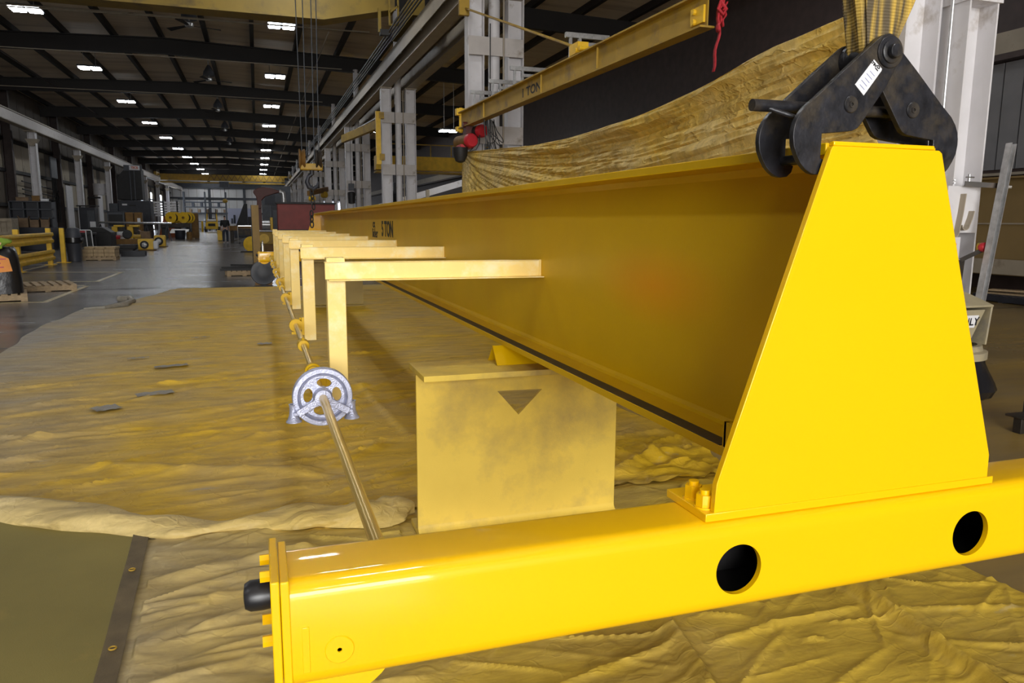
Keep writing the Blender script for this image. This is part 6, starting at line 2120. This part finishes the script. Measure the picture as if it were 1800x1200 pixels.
MB().lathe((-0.30, 36.3, 0.36), (0.25, 1, 0), [(0.03, -0.02), (0.33, 0.0), (0.35, 0.02), (0.35, 0.06), (0.25, 0.07), (0.25, 0.35), (0.35, 0.36), (0.35, 0.40), (0.03, 0.42)], 28).build('flange', SAFEY, t)
B(-0.75, 0.1, 36.2, 36.7, 0.0, 0.06).build('chock_board', DARKST, t)
t = thing('steel_upright', 'tall brown-yellow wide-flange upright with dark edge', 'upright', (-0.05, 27.6, 0))
B(-0.175, 0.065, 27.3, 27.33, 0, 1.93).build('front_flange', mat('brown_yellow_primer', (0.30, 0.17, 0.02), 0.5, 0, 0.12, 4), t)
B(-0.19, -0.165, 27.3, 27.7, 0, 1.93).build('side_plate', BLACKM, t)
B(-0.09, -0.03, 27.33, 27.7, 0, 1.93).build('web', RUST, t)
t = thing('red_hood', 'dark red curved extraction hood on a tapered stem', 'hood', (0.35, 40, 0))
hp = [(0.02, 2.0), (0.24, 2.0), (0.26, 2.40), (0.45, 2.60), (0.80, 2.72), (1.12, 2.80), (1.12, 2.88), (0.75, 3.02), (0.40, 3.05), (0.10, 3.00), (-0.10, 2.88), (-0.12, 2.78), (0.0, 2.60), (0.04, 2.40)]
MB().prism(hp, XZ, 39.8, 40.3).build('hood_shell', MAROON, t, 0.03)
B(0.02, 0.24, 39.9, 40.2, 0.0, 2.0).build('stem', MAROON, t)
mb = MB()
mb.tube([(1.12, 40, 2.85), (1.3, 40, 2.8), (1.32, 40, 2.5), (1.30, 40, 2.1)], 0.13, 12)
mb.build('flexible_duct', GALV, t)
boxy('blue_machine', 'dark blue machine behind the red steel tank', 'machine', 0.75, 2.7, 44.0, 45.5, 0.0, 2.25, NAVY, (('door', 0.85, 1.3, 43.97, 44.0, 0.5, 2.0, GREYM), ('top_cover', 1.2, 2.7, 44.1, 45.4, 2.25, 2.45, NAVY)))
boxy('grey_booth', 'pale grey booth cabinet behind the red hood', 'cabinet', 0.4, 2.4, 58, 60, 0.0, 3.9, GREYM, (('window', 0.6, 1.3, 57.95, 58.0, 2.6, 3.4, NAVY),))
t = thing('motor_unit', 'silver motor with a yellow guard on a yellow gear base', 'motor', (0.35, 33, 0))
B(0.02, 0.80, 33.0, 33.6, 0.45, 0.95).build('gear_base', OLDY, t, 0.02)
MB().cyl((0.25, 32.97, 0.68), (0.25, 33.0, 0.68), 0.20, n=20).build('round_cover', SAFEY, t)
B(0.02, 0.80, 33.0, 33.6, 0.97, 1.02).build('bed_plate', WHITEST, t)
MB().cyl((0.20, 33.2, 1.25), (0.50, 33.2, 1.25), 0.17, n=16).build('motor', GALV, t)
B(0.52, 0.62, 33.0, 33.4, 1.02, 1.55).build('guard', SAFEY, t, 0.02)
B(0.1, 0.7, 33.05, 33.55, 0.0, 0.45).build('pedestal', RUST, t)
# red tank with fork pockets
t = thing('red_tank', 'dull red steel box with black lid and fork pockets', 'steel box', (1.55, 29.5, 0.3))
B(0.72, 2.75, 29.0, 30.2, 0.62, 2.02).build('body', REDP, t, 0.02)
B(0.68, 2.80, 28.95, 30.25, 2.02, 2.08).build('lid', BLACKM, t)
B(0.75, 2.7, 28.98, 29.0, 1.02, 1.10).build('lower_band', BLACKM, t)
for x in (1.15, 1.75, 2.3):
    B(x - 0.22, x + 0.22, 28.98, 29.0, 0.66, 0.98).build('fork_pocket', BLACKM, t)
B(0.8, 2.7, 29.1, 30.1, 0.0, 0.62).build('plinth', BLACKM, t)
# grey steel disc leaning behind the far end truck
t = thing('steel_disc', 'dark grey dished steel disc standing behind the far end truck', 'disc', (0.08, 17.6, 0))
MB().lathe((0.085, 17.55, 0.272), (0, 1, 0), [(0.02, -0.015), (0.14, -0.010), (0.16, 0.0), (0.262, 0.004), (0.272, 0.02), (0.272, 0.05), (0.20, 0.07), (0.02, 0.075)], 40).build('dish', GREYM, t)
B(-0.10, 0.27, 17.60, 17.85, 0.0, 0.05).build('wedge', RUST, t)
# steel bars on a small pallet
pallet('pallet', 'small wooden pallet under black steel bars', -0.40, 20.9, 0.12, 0.85, 0.6)
for k_, (x0, y0, x1, y1, z) in enumerate(((-0.95, 20.72, 0.35, 20.76, 0.156), (-0.80, 20.88, 0.3, 20.86, 0.156), (-0.88, 21.05, 0.3, 21.0, 0.156), (-0.92, 20.78, 0.35, 21.02, 0.207), (-0.7, 21.04, 0.2, 20.76, 0.258))):
    tag(MB().bar((x0, y0, z), (x1, y1, z), 0.05, 0.05).build('black_bar', BLACKM), 'black square steel bar on the small pallet', 'bar', 'black bars on the small pallet')
